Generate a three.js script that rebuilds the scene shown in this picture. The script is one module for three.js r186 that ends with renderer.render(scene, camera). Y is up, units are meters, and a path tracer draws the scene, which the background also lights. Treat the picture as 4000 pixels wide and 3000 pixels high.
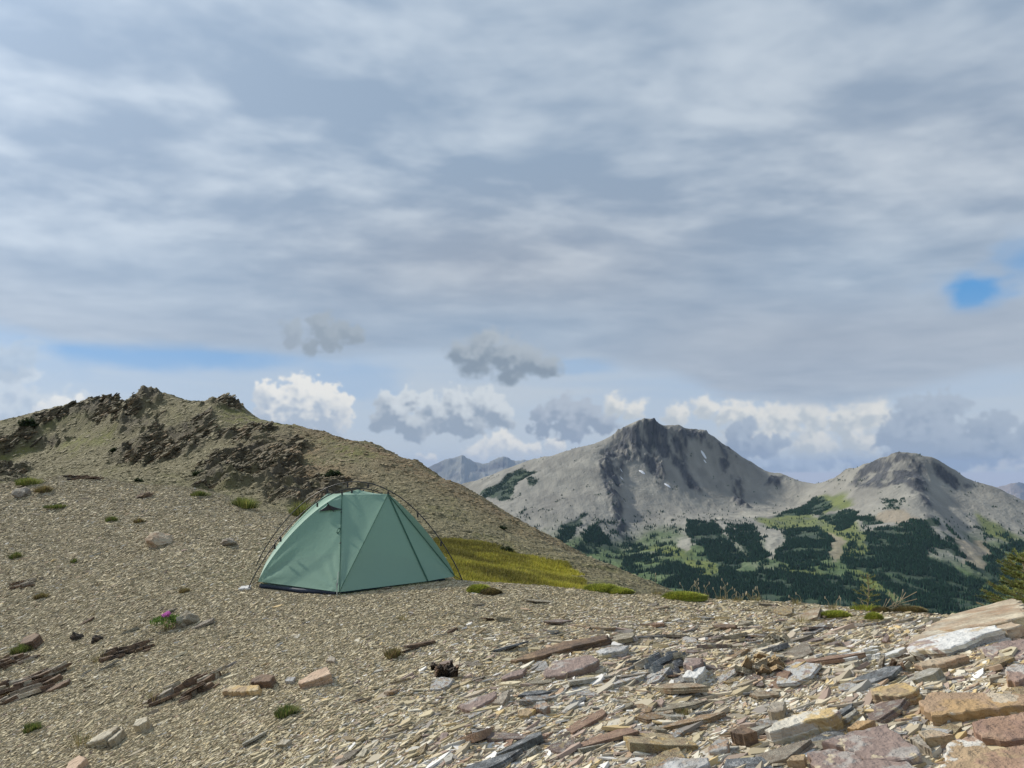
import * as THREE from 'three';
import { mergeGeometries, mergeVertices, toCreasedNormals } from 'three/addons/utils/BufferGeometryUtils.js';

// ---------------------------------------------------------------- camera, sky, sun, exposure
const D2R = Math.PI / 180;
const scene = new THREE.Scene();
const camera = new THREE.PerspectiveCamera(53.0, 4 / 3, 0.1, 90000);
camera.position.set(0, 1.3, 0);
camera.rotation.set(6.53 * D2R, 0, 0);
const renderer = new THREE.WebGLRenderer({ antialias: true });
renderer.toneMapping = THREE.LinearToneMapping;
renderer.toneMappingExposure = 1.06;
renderer.shadowMap.enabled = true;

const SUN = new THREE.Vector3(-0.68, 0.59, -0.42).normalize();       // high in the left, veiled by thin cloud
const sun = new THREE.DirectionalLight(new THREE.Color(1.0, 0.935, 0.82), 3.9);
sun.name = 'sun';
sun.position.copy(SUN).multiplyScalar(60);
sun.target.position.set(0, 0, -9);
sun.position.add(sun.target.position);
sun.shadow.radius = 6;
sun.castShadow = true;
sun.shadow.mapSize.set(4096, 4096);
Object.assign(sun.shadow.camera, { left: -30, right: 30, top: 30, bottom: -30, near: 1, far: 200 });
scene.add(sun, sun.target);

// ---------------------------------------------------------------- clouds low in the sky, as azimuth, elevation and radius in degrees
const CLOUDS = [
  {puffs: [[-17.78, 5.38, 1.1], [-16.97, 4.91, 1.38], [-15.39, 5.28, 1.65], [-14.09, 4.98, 1.65], [-12.93, 4.67, 1.31], [-15.67, 3.95, 2.07], [-13.72, 3.65, 1.72], [-17.25, 3.76, 1.38]], foot: [2.62, 6.44], light: [0.755, 0.755, 0.73], dark: [0.4, 0.47, 0.56]},
  {puffs: [[-9.28, 4.73, 1.17], [-7.76, 5.16, 1.17], [-6.41, 5.38, 0.9], [-8.42, 3.89, 1.52], [-6.05, 4.08, 1.58], [-4.17, 4.61, 1.58], [-2.28, 4.62, 1.79], [-0.9, 4.1, 1.38], [-3.65, 3.58, 1.72], [-9.42, 3.54, 1.17], [-6.89, 3.22, 1.55]], foot: [2.29, 6.01], light: [0.6, 0.65, 0.69], dark: [0.3, 0.365, 0.45]},
  {puffs: [[-2.6, 1.19, 1.17], [-1.41, 1.87, 1.17], [-0.55, 2.22, 0.9], [0.14, 1.53, 1.03], [1.51, 1.53, 0.9], [3.22, 1.87, 0.76], [-6.01, 0.85, 0.55], [-6.69, 1.01, 0.48]], foot: [0.49, 2.85], light: [0.755, 0.755, 0.73], dark: [0.5, 0.555, 0.62], soft: 0.35},
  {puffs: [[2.21, 4.1, 1.03], [3.58, 4.44, 1.38], [5.3, 4.09, 1.52], [6.99, 3.56, 1.17], [4.26, 3.24, 1.58], [2.2, 3.07, 1.03]], foot: [2.29, 5.41], light: [0.42, 0.48, 0.56], dark: [0.29, 0.355, 0.45], soft: 0.3},
  {puffs: [[7.69, 4.58, 1.03], [9.04, 4.39, 1.03], [12.03, 4.01, 1.17], [14.01, 4.48, 1.17], [15.61, 3.95, 1.38], [17.18, 3.59, 1.52], [19.35, 3.39, 1.72], [21.48, 3.66, 1.72], [23.53, 3.29, 1.72], [24.98, 3.72, 1.52], [18.37, 1.94, 2.07], [21.4, 1.59, 2.07], [24.32, 1.86, 1.72], [16.5, 1.96, 1.72]], foot: [0.35, 5.3], light: [0.74, 0.735, 0.7], dark: [0.47, 0.52, 0.56], soft: 0.55, alpha: 0.92, rough: 1.1},
  {puffs: [[16.36, 2.62, 0.9], [17.01, 3.27, 0.62], [17.75, 1.79, 0.96], [18.98, 1.77, 0.83], [16.48, 1.47, 1.03], [18.34, 1.13, 0.83]], foot: [0.63, 3.7], light: [0.38, 0.45, 0.54], dark: [0.285, 0.35, 0.45], soft: 0.25},
  {puffs: [[20.46, 0.64, 0.83], [18.93, 0.32, 1.03], [22.24, 0.47, 0.9], [23.57, 1.09, 0.83], [24.27, 0.62, 1.03], [17.07, 0.16, 0.9], [20.73, -0.0, 1.38]], foot: [-0.83, 1.67], light: [0.44, 0.51, 0.59], dark: [0.31, 0.38, 0.48], soft: 0.4, alpha: 0.9},
  {puffs: [[27.45, 3.19, 1.72], [28.55, 3.61, 1.72], [29.64, 4.17, 1.17], [29.0, 2.09, 2.07], [27.65, 1.81, 2.07], [26.59, 2.29, 1.38], [30.31, 4.44, 0.62]], foot: [0.57, 4.99], light: [0.4, 0.47, 0.56], dark: [0.315, 0.385, 0.485], soft: 0.3},
  {puffs: [[31.84, 2.47, 1.24], [32.49, 3.03, 1.03], [31.0, 1.02, 1.58], [32.49, 1.0, 1.58], [33.49, 0.85, 1.38], [34.68, 1.68, 1.72], [29.97, 0.88, 1.38]], foot: [0.02, 3.75], light: [0.38, 0.45, 0.54], dark: [0.29, 0.36, 0.46], soft: 0.25},
  {puffs: [[32.65, -0.29, 1.03], [31.17, -0.29, 0.83], [33.86, -0.14, 1.17]], foot: [-0.91, 0.68], light: [0.66, 0.67, 0.66], dark: [0.46, 0.52, 0.58], soft: 0.5, alpha: 0.8},
  {puffs: [[-33.3, 5.45, 1.03], [-32.35, 5.95, 0.9], [-34.49, 5.38, 1.38], [-32.74, 4.32, 1.52], [-31.23, 4.1, 1.17], [-29.97, 4.45, 0.9], [-28.95, 4.95, 0.55], [-33.89, 3.41, 2.07]], foot: [2.17, 6.58], light: [0.55, 0.61, 0.67], dark: [0.4, 0.48, 0.58], soft: 0.5, alpha: 0.8},
  {puffs: [[-30.47, 4.13, 0.9], [-31.21, 3.66, 0.76], [-29.33, 4.63, 0.48]], foot: [3.2, 4.97], light: [0.755, 0.755, 0.73], dark: [0.6, 0.64, 0.68], soft: 0.4, alpha: 0.85},
  {puffs: [[-32.46, 7.69, 0.9], [-32.91, 7.07, 0.9], [-33.35, 6.31, 1.38]], foot: [5.48, 8.32], light: [0.43, 0.51, 0.6], dark: [0.34, 0.42, 0.52], soft: 0.5, alpha: 0.6},
  {puffs: [[-13.9, 10.07, 1.24], [-14.25, 10.92, 0.83], [-12.75, 10.21, 1.17], [-11.57, 9.92, 0.9], [-13.39, 9.35, 1.1], [-14.53, 9.14, 0.76]], foot: [8.68, 11.5], light: [0.34, 0.395, 0.45], dark: [0.27, 0.325, 0.385], soft: 0.5, alpha: 0.85, rough: 0.95, front: 1, flat: 1.0},
  {puffs: [[-16.11, 9.83, 0.96], [-15.87, 10.41, 0.62], [-16.22, 9.3, 0.62]], foot: [8.93, 10.84], light: [0.35, 0.41, 0.47], dark: [0.29, 0.345, 0.41], soft: 0.5, alpha: 0.75, rough: 0.95, front: 1, flat: 1.0},
  {puffs: [[-3.68, 8.63, 1.52], [-2.3, 8.85, 1.93], [-0.56, 8.41, 2.2], [1.18, 7.96, 2.0], [2.57, 7.54, 1.52], [-2.64, 7.71, 1.72], [-0.21, 7.13, 1.52], [-1.6, 9.78, 1.17]], foot: [6.22, 10.6], light: [0.4, 0.455, 0.51], dark: [0.24, 0.3, 0.37], soft: 0.6, rough: 0.6, front: 1, flat: 1.9}];
const RIM = [[-180, 6.0], [-60, 6.5], [-34.02, 9.14], [-30.46, 8.45], [-25.26, 8.33], [-17.09, 8.27], [-5.42, 8.99], [4.31, 8.55], [10.78, 7.41], [16.61, 5.58], [22.71, 4.58], [28.39, 5.43], [33.84, 6.28], [60, 7.5], [180, 6.0]];
const GAPS = [[31.67, 11.37, 2.58, 1.79, 1.0, 0.35], [34.02, 13.57, 3.1, 1.89, 0.5, 0.5], [30.61, 11.85, 3.79, 2.41, 0.3, 0.4], [34.76, 11.9, 1.89, 2.07, 0.4, 0.5], [-25.24, 7.93, 9.99, 1.45, 0.95, 0.25], [-18.34, 7.89, 5.16, 0.9, 0.5, 0.3], [-33.37, 6.6, 5.16, 1.03, 0.3, 0.5], [-11.82, 6.54, 5.16, 2.07, 0.45, 0.3], [4.65, 7.86, 5.16, 0.9, 0.5, 0.4]];
const skyTexture = makeSky();
scene.background = skyTexture;
scene.environment = skyTexture;
// ---------------------------------------------------------------- small helpers
function rng(seed) {
  let s = seed | 0;
  return () => { s = (s + 0x6d2b79f5) | 0; let t = Math.imul(s ^ (s >>> 15), 1 | s); t = (t + Math.imul(t ^ (t >>> 7), 61 | t)) ^ t; return ((t ^ (t >>> 14)) >>> 0) / 4294967296; };
}
function clamp(x, a = 0, b = 1) { return x < a ? a : x > b ? b : x; }
function sstep(a, b, x) { const t = clamp((x - a) / (b - a)); return t * t * (3 - 2 * t); }
function lerp(a, b, t) { return a + (b - a) * t; }
function hash2(x, y) { let h = Math.imul(x, 374761393) + Math.imul(y, 668265263) | 0; h = Math.imul(h ^ (h >>> 13), 1274126177); return ((h ^ (h >>> 16)) >>> 0) / 4294967296; }
function vnoise(x, y) {                                              // value noise, -1..1
  const ix = Math.floor(x), iy = Math.floor(y), fx = x - ix, fy = y - iy, u = fx * fx * (3 - 2 * fx), v = fy * fy * (3 - 2 * fy);
  const a = hash2(ix, iy), b = hash2(ix + 1, iy), c = hash2(ix, iy + 1), d = hash2(ix + 1, iy + 1);
  return (a + (b - a) * u + (c - a) * v + (a - b - c + d) * u * v) * 2 - 1;
}
function fbm(x, y, oct, gain = 0.5) {
  let s = 0, a = 1, n = 0;
  for (let i = 0; i < oct; i++) { s += a * vnoise(x, y); n += a; a *= gain; const t = x * 1.6 - y * 1.2 + 17.3; y = x * 1.2 + y * 1.6 + 5.1; x = t; }
  return s / n;
}
function ridged(x, y, oct) {
  let s = 0, a = 1, n = 0;
  for (let i = 0; i < oct; i++) { s += a * (1 - 2 * Math.abs(vnoise(x, y))); n += a; a *= 0.5; const t = x * 1.6 - y * 1.2 + 31.7; y = x * 1.2 + y * 1.6 + 9.2; x = t; }
  return s / n;
}

// ---------------------------------------------------------------- the sky: a broken deck of cloud, blue gaps, cumulus low down
function makeSky() {
  const W = 4096, H = 2048, data = new Float32Array(W * H * 4), Q = 4, done = new Uint8Array(W * H);
  const heaps = CLOUDS.map((c) => {
    const xs = c.puffs.map((p) => p[0]), ys = c.puffs.map((p) => p[1]), r = Math.max(...c.puffs.map((p) => p[2])) * 1.5;
    return { ...c, box: [Math.min(...xs) - r, Math.max(...xs) + r, Math.min(...ys) - r, Math.max(...ys) + r] };
  });
  const col = [0, 0, 0];
  const over = (c, a) => { for (let k = 0; k < 3; k++) col[k] += (c[k] - col[k]) * a; };
  const shade = (i, row) => {
    const o = (row * W + i) * 4, el = ((row + 0.5) / H - 0.5) * 180, lon = ((i + 0.5) / W - 0.5) * 2 * Math.PI, e = el * D2R, x = Math.cos(lon) * Math.cos(e), y = Math.sin(e), z = Math.sin(lon) * Math.cos(e);
    done[row * W + i] = 1;
    if (el < -3) { data[o] = 0.50; data[o + 1] = 0.56; data[o + 2] = 0.62; data[o + 3] = 1; return; }
    const az = Math.atan2(x, -z) / D2R;
    // clear air
    const t = sstep(-3, 15, el);
    col[0] = lerp(0.52, 0.085, t); col[1] = lerp(0.60, 0.30, t); col[2] = lerp(0.68, 0.62, t);
    // thin high veil, streaked, with gaps
    const k = 1 / (Math.max(y, 0) + 0.09), px = x * k, pz = z * k;
    const streak = fbm(az * 0.055 + 3, el * 0.55 + 7, 5);
    let open = 1;
    for (const g of GAPS) {
      const d = Math.hypot((az - g[0]) / g[2], (el - g[1]) / g[3]);
      if (d < 1.6) open *= 1 - g[4] * sstep(1, 0.35, d + g[5] * fbm(az * 0.5 + g[0], el * 0.9, 5));
    }
    over([0.51, 0.57, 0.63], clamp(0.70 + 0.5 * streak + 0.25 * vnoise(az * 0.03, el * 0.1) + 0.3 * sstep(5, 1, el)) * 0.95 * open);
    // cumulus behind the deck
    for (const c of heaps) if (!c.front) heap(c, az, el, over);
    // the deck: its lower rim sinks towards the right of the view
    const w1 = fbm(px * 0.9 + 11, pz * 0.9 + 4, 3), w2 = fbm(px * 0.8 + 41, pz * 0.8 + 14, 3);
    const n1 = fbm(px * 2.3 + pz * 0.7 + w1 * 0.9 + 20, pz * 3.0 + w2 * 0.9 + 3, 4, 0.5), n2 = fbm(px * 5.2 + w2 * 1.3 + 7, pz * 6.6 + w1 * 1.3 + 9, 4, 0.5), n3 = vnoise(px * 0.45 + 3.3, pz * 0.5 + 8.1), n4 = fbm(px * 15 + w1 * 3, pz * 21 + w2 * 3, 3, 0.6);
    const rim = rimAt(az) + 0.5 * streak + 0.35 * vnoise(az * 0.16, 5.5);
    const deck = sstep(rim - 0.5, rim + 0.9, el + 0.3 * n2) * lerp(1, open, sstep(9.5, 11, el));
    const high = 0.22 + 0.78 * sstep(8, 21, el), b = clamp(0.47 + 0.50 * n1 * high + 0.62 * n2 * high + 0.20 * n3 + 0.16 * n4 * high * high), b2 = b * b * (3 - 2 * b) * 0.5 + b * 0.5;
    const hue = vnoise(px * 0.8 + 90, pz * 1.1 + 12) * 0.016;
    over([lerp(0.285, 0.515, b2) + hue, lerp(0.360, 0.580, b2), lerp(0.465, 0.655, b2) - hue], deck);
    for (const c of heaps) if (c.front) heap(c, az, el, over);
    // the veiled sun brightens the cloud round it
    const cs = Math.max(0, x * SUN.x + y * SUN.y + z * SUN.z), glow = 1 + 0.6 * Math.pow(cs, 6) + 1.6 * Math.pow(cs, 40);
    data[o] = col[0] * glow; data[o + 1] = col[1] * glow; data[o + 2] = col[2] * glow; data[o + 3] = 1;
  };
  // every point of the half of the sky ahead up to 45 degrees; the rest on a coarser grid, joined smoothly
  for (let row = 0; row < H; row++) {
    const fine = row > H * 0.48 && row < H * 0.75;
    for (let i = 0; i < W; i++) {
      const lon = (i / W) * 360 - 180, ahead = fine && lon > -90 - 44 && lon < -90 + 44;
      if (ahead || (row % Q === 0 && i % Q === 0)) shade(i, row);
    }
  }
  for (let row = 0; row < H; row++) for (let i = 0; i < W; i++) {
    if (done[row * W + i]) continue;
    const r0 = row - (row % Q), r1 = Math.min(r0 + Q, H - Q), i0 = i - (i % Q), i1 = (i0 + Q) % W, u = (i - i0) / Q, v = (row - r0) / Q, o = (row * W + i) * 4;
    for (let c = 0; c < 4; c++) data[o + c] = lerp(lerp(data[(r0 * W + i0) * 4 + c], data[(r0 * W + i1) * 4 + c], u), lerp(data[(r1 * W + i0) * 4 + c], data[(r1 * W + i1) * 4 + c], u), v);
  }
  const tex = new THREE.DataTexture(data, W, H, THREE.RGBAFormat, THREE.FloatType);
  tex.mapping = THREE.EquirectangularReflectionMapping;
  tex.magFilter = tex.minFilter = THREE.LinearFilter;
  tex.needsUpdate = true;
  return tex;
}
function rimAt(az) {
  const p = RIM;
  if (az <= p[0][0]) return p[0][1];
  for (let i = 1; i < p.length; i++) if (az <= p[i][0]) return lerp(p[i - 1][1], p[i][1], sstep(p[i - 1][0], p[i][0], az));
  return p[p.length - 1][1];
}
function heapField(c, az, el, fine) {
  let d = -9;
  const q = c.rough ?? 1, wx = az + 0.30 * q * vnoise(az * 1.1 + 5, el * 1.3), wy = el + 0.30 * q * vnoise(az * 1.2 + 35, el * 1.2 + 9);
  for (const p of c.puffs) { const v = 1 - Math.hypot(wx - p[0], (wy - p[1]) * (wy < p[1] ? c.flat ?? 1.5 : 1)) / p[2]; d = v > d ? v : d; }
  if (d < -0.6) return d;
  return d + (fine ? 0.30 * q * (0.55 - Math.abs(vnoise(az * 1.7, el * 1.9))) + 0.42 * q * fbm(az * 2.6, el * 3.0, fine, 0.58) : 0.25 * q * fbm(az * 1.3, el * 1.5, 2));
}
function heap(c, az, el, over) {
  if (az < c.box[0] || az > c.box[1] || el < c.box[2] || el > c.box[3]) return;
  const d = heapField(c, az, el, 5);
  if (d < -0.05) return;
  const a = sstep(-0.03, c.soft ?? 0.2, d) * (c.alpha ?? 1), h = 0.75;
  const gx = heapField(c, az + h, el, 2) - heapField(c, az - h, el, 2) + 0.16 * (heapField(c, az + 0.15, el, 4) - heapField(c, az - 0.15, el, 4)), gy = heapField(c, az, el + h, 2) - heapField(c, az, el - h, 2) + 0.16 * (heapField(c, az, el + 0.15, 4) - heapField(c, az, el - 0.15, 4));
  const g = Math.hypot(gx, gy, 0.30), up = (-0.55 * gx - 0.75 * gy) / g, depth = clamp(1 - d * 1.1);
  const foot = clamp((el - c.foot[0]) / (c.foot[1] - c.foot[0]));
  const lit = clamp(0.28 + 0.55 * up + 0.30 * depth + 0.45 * (foot - 0.45));
  over([lerp(c.dark[0], c.light[0], lit), lerp(c.dark[1], c.light[1], lit), lerp(c.dark[2], c.light[2], lit)], a);
}
// ---------------------------------------------------------------- survey points of the ground, the hill and the mountains (world metres)
const NEAR = { s: 25.014, lin: 0, a: [1.80492, -4.49083, 8.8216],
  p: [[2.025,-3.200,-18.2327],[1.522,-3.350,5.94104],[1.090,-3.500,22.5168],[0.000,-3.900,8.56613],[-1.400,-4.400,-15.8464],[-3.354,-5.300,-25.6778],[2.261,-3.550,9.55016],[1.738,-3.800,-0.962201],[1.285,-4.100,-47.0206],[0.000,-4.500,-7.7082],[-1.585,-4.950,19.432],[-3.822,-6.000,14.5439],[2.497,-3.900,52.1302],[1.954,-4.250,-0.847376],[1.449,-4.600,13.5436],[0.000,-5.100,3.55055],[-1.803,-5.600,15.9801],[-4.354,-6.800,-0.381343],[2.899,-4.500,59.0517],[2.556,-5.200,-40.5385],[1.871,-5.900,11.157],[0.000,-6.300,1.2284],[-2.236,-6.900,-8.50921],[-5.286,-8.200,-13.5114],[3.360,-5.200,14.9578],[3.015,-6.500,-19.6279],[2.354,-7.400,-32.3227],[0.666,-7.900,-38.0098],[0.000,-7.900,1.81168],[-1.028,-8.500,-18.8528],[-1.809,-8.270,4.62147],[-2.882,-8.600,22.9228],[-4.111,-8.700,11.3886],[-6.225,-9.600,15.4015],[-0.579,-9.200,16.3904],[-1.357,-10.200,-133.058],[-2.660,-9.700,-48.5055],[-3.646,-10.200,1.00544],[-5.453,-10.800,-16.3107],[-7.437,-11.400,34.2451],[-4.747,-13.200,-56.3021],[-6.756,-13.300,-25.9561],[-8.926,-13.600,-17.1433],[-3.749,-13.000,73.2347],[-10.548,-16.000,-11.7236],[-9.317,-16.000,29.7271],[-7.687,-16.000,-9.68795],[-5.858,-15.000,37.1891],[-12.831,-16.500,5.52658],[-8.040,-10.500,-35.0562],[-5.645,-7.200,0.31993],[0.000,-9.100,38.6022],[0.752,-8.900,17.9727],[1.755,-8.700,10.0199],[2.677,-8.400,12.1166],[3.484,-8.000,17.7613],[3.923,-7.500,19.0719],[4.273,-7.000,-21.6046],[4.992,-6.600,8.70509],[3.063,-3.800,-80.7104],[0.000,0.500,-12.3184],[-3.000,0.500,8.85164],[3.000,0.500,4.00062],[-7.000,-1.000,-8.27005],[6.000,-1.000,2.63276],[6.000,-4.000,9.20915],[0.000,-10.100,-51.4276],[0.000,-11.600,-210.951],[0.000,-15.100,-176.424],[0.000,-21.100,-136.442],[1.126,-9.894,19.4117],[1.296,-11.384,49.1046],[1.692,-14.862,63.1777],[2.370,-20.823,47.8043],[2.234,-9.674,13.4575],[2.572,-11.136,-4.32655],[3.360,-14.546,4.79687],[4.710,-20.392,3.12536],[3.216,-9.244,2.15813],[3.709,-10.661,-13.9019],[4.859,-13.967,-1.58732],[6.831,-19.634,0.375232],[4.046,-8.707,22.7003],[4.678,-10.067,10.5042],[6.153,-13.241,11.4314],[8.682,-18.682,5.54485],[4.689,-8.065,-11.3433],[5.443,-9.361,-33.1065],[7.202,-12.387,-9.2418],[10.218,-17.574,-3.0389],[5.596,-7.398,31.3826],[6.501,-8.594,-12.6402],[8.612,-11.385,-0.130655],[12.232,-16.170,-4.99619],[-11.648,-17.670,-16.0806],[-13.300,-20.175,-32.3128],[-16.052,-24.349,-14.6377],[-10.324,-17.728,13.9555],[-11.834,-20.321,13.2672],[-14.350,-24.642,10.1373],[-8.553,-17.803,-0.0241563],[-9.852,-20.507,-6.52311],[-12.017,-25.014,8.12601],[-6.586,-16.863,16.7035],[-7.677,-19.657,-6.72977],[-9.496,-24.315,-1.56396],[-4.304,-14.922,45.8718],[-5.135,-17.804,-17.4033],[-6.520,-22.608,31.2267],[-14.579,-18.056,20.2825],[-16.464,-20.390,3.61342],[-19.605,-24.280,-2.18251],[-2.133,-11.800,-3.72594],[-2.347,-12.981,-47.4009],[-2.845,-15.736,-92.243],[-3.735,-20.656,-51.0019],[-1.100,-10.600,221.406],[-1.224,-11.794,110.994],[-1.512,-14.579,143.331],[-2.028,-19.552,147.316]] };
const HILL = { s: 150, lin: 1, a: [-16.84198, -43.08632, 37.15266],
  p: [[-102.276,-122.000,13.3989],[-90.203,-120.000,-5.5202],[-78.347,-118.000,16.1764],[-76.295,-118.000,-7.0623],[-72.598,-117.000,-10.2452],[-68.004,-115.000,-25.7986],[-61.225,-112.000,-28.5881],[-57.501,-110.000,-53.7525],[-54.795,-108.000,-9.94199],[-52.049,-105.000,-20.7654],[-50.646,-104.000,-51.4204],[-48.761,-104.000,-16.3193],[-46.724,-103.000,-29.9647],[-40.793,-100.000,-23.5505],[-39.274,-100.000,25.378],[-37.414,-99.000,-45.2605],[-36.204,-99.000,-29.3377],[-34.617,-98.000,-4.85291],[-30.319,-94.000,-22.2828],[-25.209,-90.000,-22.6682],[-21.212,-87.000,-23.0225],[-14.864,-81.000,-33.7326],[-9.117,-74.000,-33.2489],[-4.169,-66.000,-24.9718],[-0.207,-58.000,-17.5696],[2.834,-51.000,-13.5339],[5.031,-44.000,-18.1069],[6.563,-38.000,-8.42891],[7.061,-35.000,-6.89332],[7.786,-30.000,-13.7587],[-63.570,-85.000,27.7333],[-64.802,-98.000,27.5312],[-54.039,-82.000,6.3812],[-60.872,-101.000,33.6904],[-55.515,-102.000,54.965],[-47.914,-84.000,11.5555],[-46.514,-96.000,23.7466],[-42.464,-88.000,10.6044],[-37.992,-79.000,20.6821],[-37.246,-88.000,17.3606],[-35.467,-90.000,-1.05889],[-30.200,-77.000,1.8825],[-24.218,-62.000,9.32435],[-24.875,-82.000,14.8413],[-21.148,-70.000,9.7952],[-17.151,-57.000,11.0761],[-13.803,-46.000,8.12745],[-17.477,-72.000,7.09223],[-14.505,-60.000,4.24185],[-11.316,-47.000,9.5667],[-12.615,-69.000,4.02281],[-8.841,-58.000,-1.75704],[-5.994,-49.000,-16.8491],[-5.573,-60.000,-2.0327],[-3.143,-50.000,9.18097],[-2.570,-41.000,-2.54926],[-1.811,-29.000,-0.800448],[-1.308,-21.000,-10.6482],[-0.160,-45.000,8.85523],[-0.124,-35.000,-0.39327],[-0.085,-24.000,4.71476],[2.272,-41.000,10.8628],[1.825,-33.000,7.04184],[1.819,-25.000,0.687137],[3.646,-32.000,3.75276],[4.006,-28.000,0.204552],[4.828,-24.000,-17.7817],[-5.784,-32.000,-10.2029],[-3.598,-20.000,3.01035],[-8.954,-30.000,22.8194],[-105.983,-130.000,-11.9059],[-113.750,-150.000,40.1738],[-93.217,-128.000,-18.0323],[-99.251,-148.000,3.43654],[-80.659,-126.000,15.7426],[-84.938,-146.000,25.9928],[-78.467,-126.000,-15.3127],[-82.398,-146.000,-10.4343],[-74.562,-125.000,-14.593],[-77.972,-145.000,-8.19014],[-69.735,-123.000,-11.0118],[-72.561,-143.000,-4.50009],[-62.598,-120.000,-1.08389],[-64.532,-140.000,3.41798],[-58.683,-118.000,-20.2785],[-60.137,-138.000,-18.7114],[-55.854,-116.000,25.758],[-57.002,-136.000,18.3276],[-53.015,-113.000,34.5319],[-53.929,-133.000,30.6362],[-51.542,-112.000,10.0084],[-52.282,-132.000,12.9915],[-49.512,-112.000,-27.8905],[-49.889,-132.000,-28.3242],[-47.353,-111.000,11.4501],[-47.425,-131.000,5.42875],[-41.057,-108.000,33.1487],[-40.216,-128.000,29.1522],[-39.416,-108.000,8.84056],[-38.271,-128.000,6.55644],[-37.437,-107.000,-11.8365],[-35.996,-127.000,-10.2086],[-36.129,-107.000,-43.9168],[-34.443,-127.000,-40.4304],[-34.443,-106.000,17.6485],[-32.508,-126.000,11.2475],[-29.899,-102.000,27.3427],[-27.350,-122.000,23.8271],[-24.449,-98.000,7.97003],[-21.051,-118.000,11.2802],[-20.162,-95.000,3.09151],[-16.039,-115.000,4.45799],[-13.332,-89.000,-3.89535],[-8.003,-109.000,-0.323018],[-7.103,-82.000,0.372761],[-0.567,-102.000,4.27959],[-1.674,-74.000,4.49054],[6.063,-94.000,10.3186],[2.765,-66.000,5.19926],[11.694,-86.000,10.9337],[6.279,-59.000,4.86533],[16.391,-79.000,7.71342],[8.945,-52.000,2.38575],[20.232,-72.000,5.41172],[10.944,-46.000,1.59615],[23.398,-66.000,1.21556],[11.675,-43.000,2.33062],[24.710,-63.000,3.64205],[12.863,-38.000,-4.69014],[27.054,-58.000,-1.22186],[40.000,-40.000,-16.2481],[30.000,-20.000,31.0825],[60.000,-60.000,29.1107]] };
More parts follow.
